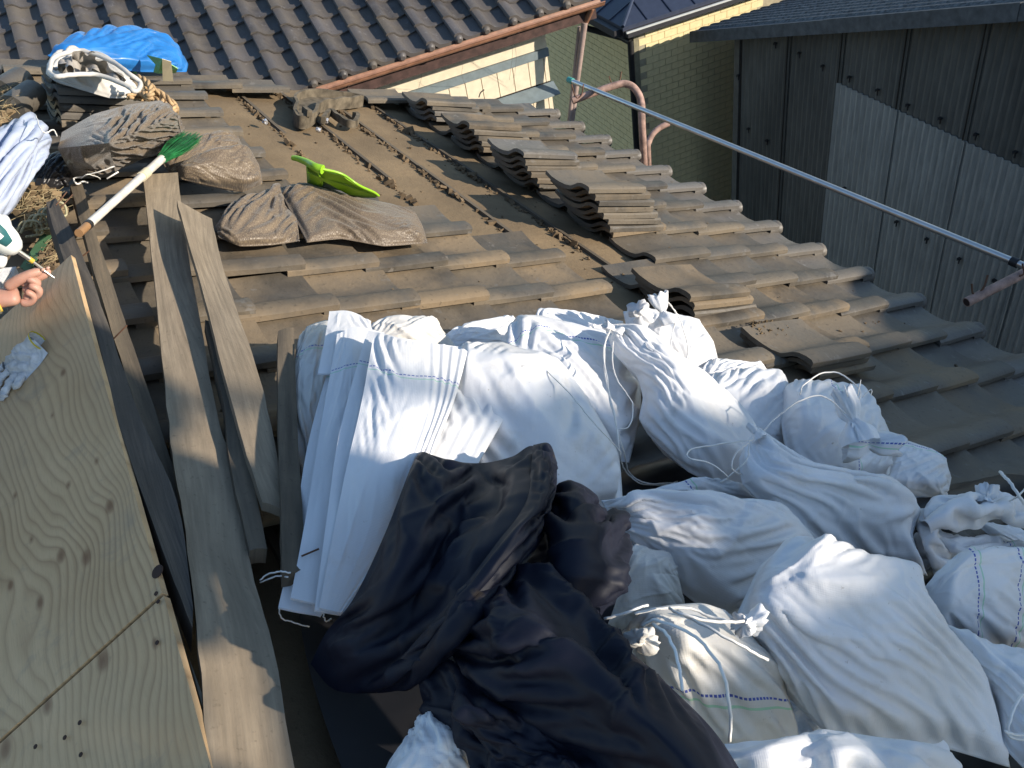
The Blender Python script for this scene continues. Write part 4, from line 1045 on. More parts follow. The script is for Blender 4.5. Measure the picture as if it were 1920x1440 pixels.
bag('small flat sack wedged between the knotted sack and the plain rounded one', [(1300, 700), (1340, 672), (1390, 676), (1440, 692)], [(1440, 692), (1440, 720)], [(1310, 740), (1380, 745), (1440, 720)], [(1300, 700), (1310, 740)], .08, .13, T=.04, seed=31, mat=sk(1, (.05,)))
bag('rounded white sack to the left of the sack with the frilly tied neck', [(1318, 722), (1345, 700), (1400, 690), (1445, 698), (1474, 722)], [(1474, 722), (1490, 765), (1488, 820), (1475, 850)], [(1330, 810), (1400, 850), (1440, 860), (1475, 850)], [(1318, 722), (1320, 760), (1330, 810)], .08, .17, T=.09, seed=5, ex=.03)
bag('white sack with a blue dashed stripe and long hanging strings, behind the big smooth one', [(935, 650), (968, 594), (1010, 598), (1062, 614), (1140, 628)], [(1140, 628), (1196, 680), (1203, 770), (1180, 868)], [(1000, 720), (1080, 800), (1140, 860), (1180, 868)], [(935, 650), (945, 680), (965, 700), (1000, 720)], .08, .2, T=.11, seed=6, mat=sk(1, (.085,)), ex=.05, foci=[(0, 0), (.1, .6)])
bag('big smooth white sack in the middle, right of the flat empty sacks', [(866, 644), (940, 640), (1000, 662), (1047, 690)], [(1047, 690), (1110, 760), (1160, 850), (1168, 940)], [(840, 900), (960, 975), (1060, 975), (1168, 940)], [(866, 644), (840, 720), (830, 800), (840, 900)], .10, .25, T=.12, seed=7, ex=.025, amp=.003)
E1b = bag('beige-tinged sack lying behind the flat empty sacks, beside the square stick', [(560, 645), (575, 612), (610, 600), (670, 605)], [(670, 605), (680, 700), (650, 800), (620, 930)], [(548, 840), (560, 880), (575, 920), (620, 930)], [(560, 645), (546, 700), (541, 770), (548, 840)], .05, .14, T=.06, seed=8, mat=sk(1, (.12,), 1), ex=.07)
# long sack with twisted neck
e = bag('long white sack with its narrow tied neck pointing up the roof', [(1136, 622), (1148, 607), (1166, 606)], [(1166, 606), (1228, 626), (1262, 662), (1330, 716), (1400, 776), (1442, 832), (1444, 885)], [(1245, 845), (1290, 885), (1345, 910), (1400, 910), (1444, 885)], [(1136, 622), (1152, 664), (1194, 705), (1205, 745), (1198, 785), (1215, 815), (1245, 845)], .10, .28, T=.12, seed=9, neck='top', ex=.05, n=96, amp=.006)
crumple(e, 1150, 620, .29, .014, sk(tone=2), 4, d=-S * .5 + T * .3 + N * .3)
cord(e, [(1146, 614, .3), (1136, 640, .28), (1134, 700, .26), (1150, 770, .22), (1160, 830, .2), (1172, 880, .1), (1200, 905, .06), (1245, 908, .05), (1270, 903, .05)]); cord(e, [(1144, 616, .3), (1132, 660, .28), (1140, 730, .26), (1152, 790, .22), (1170, 850, .16), (1180, 888, .08), (1215, 908, .06), (1265, 906, .05)])
cord(e, [(1150, 640, .29), (1150, 680, .27), (1162, 720, .25), (1185, 760, .22), (1180, 800, .2), (1160, 805, .2)], .0013)
cord(e, [(1000, 670, .27), (1040, 710, .28), (1080, 750, .28), (1120, 800, .26), (1165, 850, .2)], .0014)
# frilly tied sack
e = bag('round white sack with a frilly tied neck and looping strings, right of the heap', [(1466, 724), (1500, 712), (1560, 716), (1612, 724)], [(1612, 724), (1645, 770), (1674, 830), (1668, 890)], [(1495, 890), (1545, 915), (1600, 924), (1668, 890)], [(1466, 724), (1464, 790), (1474, 850), (1495, 890)], .09, .2, T=.13, seed=10, ex=.05, mat=sk(0, (.155,)), foci=[(.72, .35)], amp=.007, n=96)
crumple(e, 1600, 790, .285, .032, sk(tone=2), 5, d=T * .7 + N * .5 + S * .1, squash=(1, .9, 1.5)); crumple(e, 1628, 830, .25, .036, sk(0, (.02,), 2), 6, d=-T * .6 + S * .7 + N * .2, name='neck_frill', squash=(1, .8, 1.2))
cord(e, [(1585, 775, .3), (1540, 742, .32), (1490, 755, .3), (1455, 785, .26), (1430, 810, .24)]); cord(e, [(1600, 770, .31), (1615, 735, .33), (1580, 705, .33), (1540, 703, .32), (1505, 725, .3), (1500, 740, .28)])
cord(e, [(1590, 745, .33), (1583, 722, .35)], .001); cord(e, [(1608, 742, .33), (1614, 712, .36)], .001); cord(e, [(1615, 745, .33), (1630, 730, .35), (1634, 742, .34)], .001)
bag('thin crinkled sack peeking out right of the frilly tied sack', [(1655, 818), (1690, 822), (1735, 838), (1765, 868)], [(1765, 868), (1784, 895), (1774, 938)], [(1640, 915), (1700, 932), (1740, 940), (1774, 938)], [(1655, 818), (1662, 860), (1640, 915)], .05, .11, T=.06, seed=11, mat=sk(1, (.03,)), ex=.1)
# second row
bag('narrow sack with a blue stripe showing behind the pointed flat sack', [(1178, 940), (1240, 912), (1300, 902), (1372, 914)], [(1372, 914), (1410, 926), (1450, 950)], [(1185, 965), (1300, 980), (1450, 970)], [(1178, 940), (1185, 965)], .08, .14, T=.05, seed=12, mat=sk(0, (.135,)))
e = bag('sack tied at a sharp point, its creased body spreading towards lower right', [(1408, 816), (1416, 799), (1430, 804)], [(1430, 804), (1480, 856), (1560, 906), (1650, 917), (1702, 932), (1728, 956), (1712, 1000), (1722, 1040), (1740, 1080)], [(1500, 1005), (1560, 1040), (1640, 1060), (1740, 1080)], [(1408, 816), (1386, 860), (1392, 908), (1440, 955), (1500, 1005)], .08, .26, T=.10, seed=13, neck='top', ex=.05, n=96, amp=.006, foci=[(.5, 0), (1, .75)])
crumple(e, 1417, 812, .27, .011, sk(tone=2), 7, d=T * .8 + N * .3)
cord(e, [(1410, 825, .27), (1350, 835, .25), (1300, 845, .24), (1290, 862, .24), (1330, 870, .23), (1365, 895, .2)], .0015); cord(e, [(1412, 822, .27), (1380, 850, .25), (1372, 875, .23), (1395, 890, .2), (1410, 880, .2)], .0015); cord(e, [(1405, 830, .26), (1400, 860, .24), (1370, 890, .2), (1350, 905, .18)], .0015)
bag('pointed flat sack narrowing to the left, right beside the dark navy garment', [(1126, 938), (1190, 934), (1260, 932), (1380, 934), (1450, 948)], [(1450, 948), (1500, 980), (1530, 1012), (1490, 1060), (1400, 1145)], [(1160, 1005), (1210, 1045), (1270, 1105), (1345, 1160), (1400, 1145)], [(1126, 938), (1145, 975), (1160, 1005)], .08, .2, T=.12, seed=14, neck='left', ex=.03, amp=.006, n=92, foci=[(-.05, .2)])
bag('small sunlit sack half covered by the navy garment', [(1140, 1035), (1190, 1025), (1232, 1040), (1262, 1080)], [(1262, 1080), (1280, 1115), (1290, 1165)], [(1110, 1190), (1200, 1190), (1290, 1165)], [(1140, 1035), (1120, 1100), (1110, 1190)], .06, .16, T=.08, seed=15, mat=sk(tone=1), ex=.03)
# front row
e = bag('sack with a torn gathered mouth and two arching white cords, right of the navy garment', [(1165, 1184), (1210, 1148), (1290, 1138), (1350, 1156), (1398, 1192)], [(1398, 1192), (1442, 1250), (1484, 1320), (1504, 1410)], [(1240, 1330), (1330, 1420), (1400, 1440), (1504, 1410)], [(1165, 1184), (1185, 1230), (1205, 1280), (1240, 1330)], .08, .22, T=.13, seed=16, mat=sk(1, (.135,), 1), ex=.04, foci=[(.05, .15)], amp=.006)
crumple(e, 1205, 1200, .29, .015, sk(tone=1), 9, d=-S * .7 + N * .4 + T * .1, squash=(1.1, .9, 1))
cord(e, [(1205, 1175, .33), (1235, 1168, .36), (1300, 1195, .38), (1345, 1250, .38), (1365, 1310, .36), (1368, 1390, .3)], .002); cord(e, [(1225, 1170, .35), (1250, 1190, .37), (1270, 1230, .37), (1280, 1295, .36)], .002)
cord(e, [(1190, 1150, .3), (1250, 1140, .31), (1300, 1140, .31), (1340, 1160, .31), (1380, 1168, .32)], .002); cord(e, [(1130, 1160, .28), (1180, 1145, .3), (1215, 1135, .3)], .002, name='string')
bag('grey shadowed sack low between the cord sack and the biggest sack', [(1440, 1250), (1480, 1290), (1530, 1340)], [(1530, 1340), (1540, 1390), (1535, 1430)], [(1440, 1430), (1490, 1440), (1535, 1430)], [(1440, 1250), (1430, 1340), (1440, 1430)], .02, .06, T=.04, seed=17)
e = bag('biggest white sack in the foreground, its gathered corner pointing left', [(1472, 1020), (1540, 1018), (1610, 1038), (1694, 1052)], [(1694, 1052), (1732, 1110), (1748, 1168), (1802, 1240), (1862, 1300), (1895, 1440)], [(1444, 1250), (1500, 1320), (1560, 1380), (1650, 1400), (1760, 1400), (1895, 1440)], [(1472, 1020), (1424, 1062), (1396, 1120), (1380, 1160), (1410, 1205), (1444, 1250)], .10, .30, T=.15, seed=18, ex=.02, amp=.003, n=110, foci=[(-.03, .55), (-.03, .55)], p=.36)
crumple(e, 1404, 1168, .30, .016, sk(tone=2), 10, d=-S * .8 + N * .2 - T * .1, squash=(1.2, 1, 1.1))
cord(e, [(1395, 1165, .33), (1340, 1165, .34), (1280, 1150, .34), (1255, 1140, .32)], .002); cord(e, [(1440, 1238, .33), (1380, 1205, .35), (1320, 1170, .35), (1270, 1145, .32)], .002)
bag('crumpled sack with diagonal blue stripes at the right edge of the photo', [(1724, 1112), (1760, 1070), (1800, 1036), (1880, 1030), (1965, 1060)], [(1965, 1060), (1985, 1150), (1965, 1240)], [(1745, 1165), (1800, 1200), (1860, 1225), (1965, 1240)], [(1724, 1112), (1730, 1140), (1745, 1165)], .10, .24, T=.10, seed=19, mat=sk(0, (.19, .10)), ex=.09, amp=.008)
e = bag('plump shaded sack at the right edge under the crumpled striped one', [(1745, 1165), (1850, 1205), (1995, 1235)], [(1995, 1235), (2010, 1330), (2010, 1460)], [(1880, 1400), (1930, 1450), (2010, 1460)], [(1745, 1165), (1800, 1240), (1860, 1310), (1880, 1400)], .10, .2, T=.09, seed=20, ex=.02)
cord(e, [(1930, 1290, .3), (1905, 1320, .3), (1890, 1360, .28), (1900, 1385, .27), (1940, 1390, .27)], .0022); cord(e, [(1880, 1370, .28), (1910, 1378, .28), (1950, 1380, .28)], .0018)
# empty twisted sack at the right
e = empty('empty_sack', P(1830, 980, .1), 'empty twisted white sack lying open at the right edge of the photo', 'sack', 'white woven sacks heaped on the roof')
kw = dict(exu=.09, exv=.09, it=60, amp=.005, goal=.02, pin=False)
cloth('twisted_strip', [[(1722, 958, .12), (1760, 936, .15), (1810, 936, .16), (1850, 928, .16), (1880, 920, .14), (1950, 965, .14)], [(1735, 985, .17), (1770, 960, .19), (1820, 955, .2), (1860, 950, .2), (1900, 960, .19), (1960, 990, .17)], [(1752, 1010, .13), (1780, 992, .15), (1830, 985, .15), (1870, 975, .15), (1910, 985, .15), (1970, 1020, .14)]], sk(), e, 60, 40, seed=21, **kw)
cloth('hanging_fold', [[(1722, 958, .12), (1745, 962, .17), (1765, 985, .12)], [(1722, 1010, .1), (1742, 1005, .15), (1762, 1010, .1)], [(1735, 1060, .06), (1758, 1050, .11), (1790, 1040, .07)], [(1760, 1078, .03), (1775, 1072, .07), (1800, 1055, .04)]], sk(), e, 40, 50, seed=22, **kw)
cloth('lower_strip', [[(1755, 985, .12), (1790, 1004, .11), (1850, 1010, .11), (1960, 1022, .11)], [(1765, 1010, .13), (1800, 1028, .13), (1860, 1035, .13), (1970, 1045, .13)], [(1770, 1040, .09), (1810, 1052, .1), (1870, 1062, .1), (1980, 1080, .1)]], sk(0, (.165,)), e, 60, 40, seed=23, **kw)
crumple(e, 1848, 935, .2, .022, sk(tone=2), 12, name='rolled_lip', d=T * .5 + N * .5 + S * .5, squash=(1.2, 1, .9))
cord(e, [(1884, 945, .2), (1900, 935, .22), (1913, 925, .24), (1930, 905, .25)], .002); cord(e, [(1875, 885, .24), (1893, 905, .25), (1910, 928, .24), (1925, 950, .22)], .0035, name='cord_end')
bag('pale smooth sack panel low at the right edge, under the twisted empty sack', [(1822, 975), (1880, 985), (1990, 1010)], [(1990, 1010), (2000, 1060)], [(1880, 1015), (1930, 1035), (2000, 1060)], [(1822, 975), (1850, 1000), (1880, 1015)], .03, .06, T=.03, seed=24)
# bottom edge
e = empty('empty_sack', P(1550, 1420, .2), 'flat white sack with a stripe lying along the bottom edge, below the biggest sack', 'sack', 'white woven sacks heaped on the roof')
cloth('fabric', [[(1366, 1398, .26), (1440, 1386, .27), (1520, 1376, .28), (1565, 1368, .28), (1640, 1382, .27), (1700, 1388, .27), (1770, 1394, .25)], [(1368, 1430, .26), (1440, 1420, .29), (1520, 1420, .28), (1570, 1410, .3), (1650, 1420, .28), (1720, 1420, .28), (1795, 1428, .24)], [(1370, 1520, .2), (1440, 1520, .22), (1520, 1520, .22), (1570, 1520, .24), (1650, 1520, .22), (1740, 1520, .22), (1840, 1520, .2)]], sk(1, (.10,)), e, 72, 40, seed=25, exu=.05, exv=.03, it=50, amp=.005, pin=False)
bag('bluish shaded sack at the bottom edge below the navy garment, beside the long board', [(768, 1378), (790, 1346), (815, 1338), (842, 1352)], [(842, 1352), (900, 1420), (960, 1520)], [(690, 1520), (820, 1540), (960, 1520)], [(768, 1378), (730, 1425), (690, 1520)], .06, .14, T=.09, seed=26, ex=.09, neck='top', amp=.007)
bag('small corner of a white sack under the lower hem of the navy garment', [(1075, 1420), (1095, 1400), (1118, 1404)], [(1118, 1404), (1135, 1440), (1140, 1500)], [(1060, 1500), (1140, 1500)], [(1075, 1420), (1060, 1500)], .08, .10, T=.05, seed=27, mat=sk(tone=1))

# ---- flat empty sacks, fanned in a bundle
def flat(label, ctrl, mat, seed, nu=60, nv=60, rip=.0, exu=.012, exv=.006):
    e = empty('flat_sack', P(*ctrl[0][0]), label, 'sack', 'flat empty white sacks in a bundle')
    A = crm([[P(*q) for q in row] for row in ctrl], nu, nv)
    u = np.linspace(0, 1, nu)[None, :, None]
    A = A + N * (rip * np.sin(u * 55 + 6 * u * u) * np.clip((u - .55) * 4, 0, 1))
    Q = relax(A, exu, exv, 30, .08, .0015, seed, pin=False, cr_amp=.0025, creases=7, fine=.1, crisp=.0012)
    th = .0035; Vb = Q - N * th; V = np.vstack([Q.reshape(-1, 3), Vb.reshape(-1, 3)]); n = nu * nv
    F = gridF(nv, nu, True) + [tuple(q + n for q in f) for f in gridF(nv, nu)]
    for i in range(nv - 1):
        for j in (0, nu - 1): q = i * nu + j; F.append((q, q + nu, q + nu + n, q + n))
    for j in range(nu - 1):
        for i in (0, nv - 1): q = i * nu + j; F.append((q, q + 1, q + 1 + n, q + n))
    uv = uvgrid(A); o = wpart('fabric', V, F, mat, e, 50, np.vstack([uv, uv])); fixn(o.data); return e
M_ST = lambda p: sk(1, (p,), 2)
flat('lowest flat sack of the bundle, its slanted edge farthest left with frayed threads', [[(630, 640, .20), (700, 630, .22), (800, 640, .22)], [(578, 830, .15), (660, 830, .17), (760, 830, .17)], [(552, 1000, .10), (620, 1000, .12), (700, 1000, .12)], [(522, 1138, .07), (560, 1146, .07), (602, 1152, .07)]], M_ST(.12), 40)
flat('flat sack whose short top end sticks up highest at the back of the bundle', [[(618, 584, .21), (655, 583, .215), (694, 602, .21)], [(608, 640, .2), (650, 640, .21), (700, 640, .21)], [(596, 700, .19), (640, 700, .2), (690, 700, .2)]], M_ST(.3), 41)
flat('narrow flat sack edge just left of the top one in the bundle', [[(634, 628, .225), (668, 612, .235), (720, 625, .235)], [(605, 780, .19), (650, 780, .2), (720, 780, .2)], [(575, 960, .14), (620, 960, .15), (690, 960, .15)], [(545, 1120, .09), (590, 1130, .09), (640, 1140, .09)]], M_ST(.135), 42)
flat('flat sack jutting out to the right of the bundle, with slanting stripes', [[(760, 650, .235), (868, 664, .245), (962, 744, .24)], [(740, 720, .235), (840, 760, .25), (930, 810, .24)], [(730, 800, .22), (800, 850, .235), (892, 876, .235)]], M_ST(.085), 43, rip=.001)
flat('second flat sack from the top of the bundle', [[(690, 618, .265), (770, 640, .275), (868, 650, .27)], [(640, 800, .235), (730, 820, .24), (830, 790, .245)], [(615, 960, .18), (690, 980, .18), (770, 960, .18)], [(590, 1142, .10), (630, 1150, .10), (670, 1155, .10)]], M_ST(.11), 44)
flat('topmost flat white sack of the bundle, with a blue dashed stripe across it', [[(703, 621, .285), (752, 640, .295), (812, 643, .297), (877, 657, .29)], [(680, 750, .265), (740, 760, .275), (800, 760, .28), (853, 745, .275)], [(652, 870, .23), (700, 880, .24), (760, 880, .245), (812, 850, .25)], [(625, 1000, .17), (670, 1010, .17), (720, 1015, .17), (770, 1000, .17)], [(599, 1138, .11), (620, 1144, .11), (640, 1148, .11), (662, 1150, .11)]], M_ST(.118), 45, nu=80, nv=80, rip=.002)
e = empty('frayed_thread', P(530, 1150, .06), 'frayed white threads hanging from the lower corner of the sack bundle', 'thread')
cord(e, [(524, 1140, .07), (528, 1158, .05), (550, 1165, .04), (580, 1175, .03)], .0012); cord(e, [(605, 1150, .09), (608, 1165, .07), (622, 1160, .07)], .0012); cord(e, [(640, 1150, .1), (645, 1168, .08), (650, 1160, .08)], .001)
cord(e, [(488, 1088, .07), (505, 1075, .09), (530, 1070, .12), (545, 1074, .12)], .0013); cord(e, [(486, 1092, .06), (508, 1082, .08), (540, 1082, .11)], .0013)
cord(E1b, [(648, 640, .22), (632, 650, .2), (624, 680, .19), (628, 700, .18), (620, 690, .18)], .0022, name='frayed_cord')

# ---- navy rainwear
def mat_nylon():
    b = NB('navy_nylon', .58, .28); oc = b.co
    n1 = b.noise(5, 5, .6); n2 = b.noise(25, 4, .6); n3 = b.noise(8, 3, .5, dist=.6)
    c = b.mix(b.ramp(n1, [(.4, 0.), (.7, 1.)]), (.0045, .0065, .017), (.007, .0085, .018))
    c = b.mix(b.ramp(b.math('MULTIPLY', n3, n2), [(.42, 0.), (.46, .35)]), c, (.08, .065, .045))
    b.color(c); 
    b.bump(b.noise(900, 1, .5), .15, .0006); b.bump(b.noise(26, 2, .5), .12, .003); return b.m
M['nylon'] = mat_nylon()
e = empty('rain_garment', P(900, 1150, .1), 'crumpled dark navy nylon rain jacket and trousers thrown over the sacks', 'rainwear')
kw = dict(exu=.006, exv=.004, it=40, amp=.0015, goal=.05, pin=True, bend=.5, cr_amp=.022, creases=12, coarse=3.2, fine=.05, ncrisp=14, crisp=.007)
cloth('jacket_body', [[(788, 846, .25), (850, 864, .27), (905, 868, .25), (960, 856, .27), (1000, 836, .29), (1044, 872, .26)],
                      [(768, 882, .29), (832, 912, .31), (892, 924, .28), (950, 916, .31), (1004, 912, .33), (1040, 925, .27)],
                      [(722, 1000, .25), (780, 1010, .29), (842, 1008, .27), (900, 1010, .31), (972, 1000, .34), (1020, 985, .29)],
                      [(664, 1120, .19), (725, 1120, .24), (790, 1120, .22), (850, 1105, .27), (925, 1085, .32), (985, 1030, .3)],
                      [(612, 1185, .10), (665, 1210, .15), (735, 1232, .16), (800, 1228, .22), (860, 1170, .28), (935, 1100, .28)],
                      [(582, 1245, .05), (625, 1292, .06), (690, 1300, .08), (760, 1290, .12), (830, 1240, .18), (885, 1180, .2)]], M['nylon'], e, 96, 96, seed=60, **kw)
cloth('front_hem', [[(1000, 834, .31), (1030, 832, .325), (1045, 868, .29)], [(985, 940, .345), (1010, 935, .36), (1040, 930, .31)], [(930, 1020, .345), (960, 1020, .36), (1000, 1010, .32)], [(860, 1110, .30), (890, 1115, .315), (940, 1090, .29)], [(750, 1235, .20), (800, 1235, .22), (850, 1180, .24)]], M['nylon'], e, 40, 90, seed=61, exu=.02, exv=.02, it=40, amp=.003, goal=.03, pin=True, cr_amp=.006, creases=8)
cloth('sleeve', [[(1022, 938, .24), (1068, 920, .28), (1112, 934, .27), (1142, 968, .2)], [(1012, 985, .28), (1070, 992, .34), (1130, 1000, .32), (1166, 1024, .22)],
                 [(996, 1040, .27), (1058, 1062, .33), (1122, 1080, .31), (1160, 1108, .2)], [(960, 1085, .24), (1035, 1120, .29), (1090, 1150, .27), (1134, 1186, .17)]], M['nylon'], e, 72, 72, seed=62, **kw)
cloth('trouser_leg', [[(935, 1062, .26), (1040, 1100, .29), (1130, 1172, .27), (1200, 1238, .27), (1270, 1300, .28), (1340, 1372, .28), (1392, 1450, .27)],
                      [(900, 1110, .30), (990, 1160, .34), (1090, 1230, .34), (1165, 1290, .34), (1230, 1350, .34), (1300, 1420, .34), (1350, 1500, .33)],
                      [(860, 1160, .26), (930, 1230, .30), (1020, 1290, .30), (1110, 1340, .30), (1180, 1400, .30), (1240, 1460, .30), (1290, 1540, .29)],
                      [(825, 1185, .20), (880, 1280, .23), (970, 1350, .24), (1060, 1400, .24), (1120, 1440, .24), (1180, 1500, .24), (1220, 1560, .24)]], M['nylon'], e, 100, 72, seed=63, **kw)
cloth('lower_folds', [[(790, 1225, .18), (850, 1240, .22), (920, 1300, .24), (1010, 1350, .25), (1090, 1390, .25), (1150, 1440, .25)],
                      [(785, 1280, .16), (850, 1310, .2), (920, 1360, .22), (1000, 1400, .23), (1060, 1430, .23), (1120, 1480, .24)],
                      [(800, 1330, .13), (850, 1370, .18), (910, 1410, .2), (970, 1450, .21), (1040, 1480, .22), (1100, 1530, .23)],
                      [(830, 1345, .11), (880, 1410, .15), (930, 1450, .16), (980, 1500, .17), (1040, 1540, .19), (1100, 1570, .2)]], M['nylon'], e, 80, 72, seed=64, exu=.03, exv=.02, it=60, amp=.006, goal=.02, pin=True, cr_amp=.02, creases=18, coarse=3)
# ================================================================== OUTSIDE THE FRAME: added shapes that throw shade from the right
# unseen wall and plank frame, outlines fitted to the wanted shade edge
SV = np.array(sun_vec)
def occ(u, z, x):
    "point at local depth x (shed frame) that shades what the wall point (u, z) would shade"
    p = HC.w(0, -u, z); k = x / (SV @ E_); return p + SV * k
HD = empty('shade_wall', HC.w(.5, -9, GZ - cO[2]), 'added wall out of view towards the sun, its top edge cut to shape the shade', 'house')
prof = [(7.3, 2.0), (8.5, 3.05), (9.7, 3.97), (10.03, 4.2), (10.15, 4.44), (10.28, 4.58), (10.45, 4.60), (10.465, 4.36), (10.8, 4.56), (11.9, 4.66)]
V = []
for xx in (.9, 1.1):
    V += [occ(u, z, xx if xx == .9 else .9) + (E_ * .2 if xx > 1 else 0) for u, z in prof]
    b0 = occ(11.9, 0, .9) + (E_ * .2 if xx > 1 else 0); b0[2] = GZ; b1 = occ(7.3, 0, .9) + (E_ * .2 if xx > 1 else 0); b1[2] = GZ; V += [b0, b1]
n_ = len(V) // 2
wpart('gable_wall', V, [tuple(range(n_)), tuple(range(n_, 2 * n_))[::-1]] + [(i, i + n_, (i + 1) % n_ + n_, (i + 1) % n_) for i in range(n_)], M['plaster'], HD)  # freestanding added wall, profile cut to cast the shade
mb = MB(); mb.tube([occ(10.21, 4.5, .9), occ(10.46, 4.92, .9)], .03, 8); wpart('shade_rod', mb.V, mb.F, M['steel'], HD)  # invented slanted rod that casts a narrow shadow streak
# added plank and lumps that block the sun, gaps left for lit patches
SCF = empty('shade_frame', HC.w(-2, -9, GZ - cO[2]), 'added pipe frame with plank and lumps, out of view, placed to shade the sacks and boards', 'shade_frame')
xs_ = -3.2
a_, b_ = occ(10.64, 4.745, xs_), occ(11.9, 4.86, xs_)
mb = MB(); c_ = (a_ + b_) / 2; h_ = (b_ - a_) / 2; mb.obox(c_, h_, E_ * .12, U_ * .02); wpart('shade_plank', mb.V, mb.F, M['board'], SCF)
for (u, z, r_, sq) in ((10.47, 5.02, .17, 1.1), (10.70, 4.86, .10, 1.0), (10.84, 4.96, .115, 1.1), (11.00, 4.97, .10, 1.0), (11.20, 5.0, .07, 1.5), (11.45, 5.0, .12, 1.5), (10.64, 5.05, .14, 1), (10.9, 5.12, .2, 1)):
    c_ = occ(u, z, xs_); V = []; m_ = 12
    for i in range(m_ + 1):
        for j in range(m_):
            t, p_ = math.pi * i / m_, 2 * math.pi * j / m_; rr = r_ * (1 + .08 * math.sin(3 * p_ + 2 * t))
            V.append(c_ + rr * (F_ * math.sin(t) * math.cos(p_) * sq + E_ * math.sin(t) * math.sin(p_) * .8 + U_ * math.cos(t)))
    F = [(i * m_ + j, i * m_ + (j + 1) % m_, (i + 1) * m_ + (j + 1) % m_, (i + 1) * m_ + j) for i in range(m_) for j in range(m_)]
    wpart('shade_lump', V, F, M['bluegrey'], SCF, 179)
for u in (11.3, 11.88):
    q = occ(u, 4.86, xs_); mb = MB(); mb.tube([np.array([q[0], q[1], GZ]), q + U_ * .9], .024, 8); wpart('shade_frame_pole', mb.V, mb.F, M['steel'], SCF)
print('scaffold px', [tuple(px(occ(u, 4.8, xs_)).round()) + (round(float((RW.T @ (occ(u, 4.8, xs_) - CAM))[2]), 2),) for u in (10.47, 11, 11.9)])
# ================================================================== SMALLER THINGS ON THE ROOF
def mat_mesh_sack():
    b = NB('brown_mesh_sack', .42, .6); oc = b.co; b.co = b.tc.outputs['UV']
    n1 = b.noise(7, 4, .6, co=oc); n2 = b.noise(420, 2, .6, co=b.mapping((1, .35, 1))); n3 = b.noise(30, 4, .6, co=oc)
    c = b.mix(b.ramp(n1, [(.35, 0.), (.7, 1.)]), (.085, .060, .040), (.14, .10, .062))
    c = b.mix(b.ramp(n2, [(.5, 0.), (.62, .8)]), c, (.26, .20, .125))
    c = b.mix(b.ramp(n3, [(.6, 0.), (.75, .5)]), c, (.20, .15, .09))
    b.color(c); b.b.inputs['Sheen Weight'].default_value = .2
    b.rough(b.ramp(n2, [(.45, .75), (.6, .36)])); b.bump(n2, .5, .002); b.bump(n3, .25, .006); return b.m
M['meshsack'] = mat_mesh_sack()
GB = 'brown mesh sacks near the ridge'
e = empty('mesh_sack', P(230, 280, .1), 'boxy dark brown mesh sack with sharp edges, under the grey open sack', 'sack', GB)
bk = dict(exu=.001, exv=.001, it=6, amp=.0005, goal=.2, pin=True, coarse=2, cr_amp=.007, creases=9, sm=.15, crisp=.003)
cloth('top_panel', [[(116, 248, .20), (175, 214, .24), (240, 196, .25), (300, 188, .25)], [(112, 266, .2), (178, 236, .255), (250, 212, .265), (318, 200, .265)], [(108, 278, .18), (205, 268, .28), (270, 240, .28), (332, 214, .28)]], M['meshsack'], e, 72, 48, seed=70, **bk)
cloth('front_panel', [[(205, 268, .28), (270, 240, .28), (332, 214, .28)], [(209, 294, .17), (274, 266, .17), (336, 239, .17)], [(216, 322, .06), (280, 292, .06), (342, 264, .06)]], M['meshsack'], e, 72, 40, seed=71, **bk)
cloth('side_panel', [[(108, 278, .18), (150, 274, .24), (205, 268, .28)], [(122, 304, .13), (160, 304, .18), (209, 296, .17)], [(140, 334, .06), (175, 328, .09), (216, 320, .06)]], M['meshsack'], e, 48, 40, seed=72, **dict(bk, cr_amp=.008))
cloth('end_panel', [[(332, 214, .28), (318, 200, .265), (300, 188, .25)], [(342, 262, .05), (338, 235, .05), (322, 205, .05)]], M['meshsack'], e, 30, 24, seed=73, **bk)
cord(e, [(138, 334, .08), (150, 332, .09), (170, 325, .12), (200, 318, .14), (214, 312, .15)], .0022); cord(e, [(138, 335, .08), (144, 345, .07), (155, 340, .07), (165, 342, .07)], .003, name='frayed_end'); cord(e, [(152, 335, .1), (165, 327, .12), (185, 332, .1), (188, 336, .09)], .0014); cord(e, [(200, 335, .1), (222, 322, .12)], .0025)
bagm = dict(name='mesh_sack', group=GB, mat=M['meshsack'])
bag('brown mesh sack tail trailing over the tiles beside the green broom head', [(298, 296), (345, 266), (400, 253), (447, 256)], [(447, 256), (455, 275)], [(315, 325), (370, 300), (455, 275)], [(298, 296), (315, 325)], .04, .09, T=.05, seed=72, ex=.09, **bagm)
bag('plump brown mesh sack with a square end, right of the broom', [(330, 312), (375, 290), (430, 278), (467, 276)], [(467, 276), (486, 310), (493, 345)], [(340, 336), (400, 350), (455, 360), (493, 345)], [(330, 312), (332, 325), (340, 336)], .03, .14, T=.07, seed=73, ex=.06, **bagm)
bag('left half of the two crumpled brown mesh sacks nearest the boards', [(420, 402), (452, 372), (500, 360), (524, 345)], [(524, 345), (535, 385), (556, 410), (562, 452)], [(410, 445), (450, 462), (510, 460), (562, 452)], [(420, 402), (404, 424), (410, 445)], .0, .07, T=.06, seed=74, ex=.10, amp=.01, foci=[(1, 0), (0, 1)], **bagm)
bag('long crumpled brown mesh sack just below the green dustpan', [(520, 352), (578, 343), (650, 365), (735, 382), (778, 397)], [(778, 397), (792, 422), (802, 456)], [(575, 455), (640, 448), (720, 462), (802, 456)], [(520, 352), (542, 395), (562, 430), (575, 455)], .0, .06, T=.05, seed=75, ex=.09, amp=.01, foci=[(0, 0), (1, 1)], **bagm)

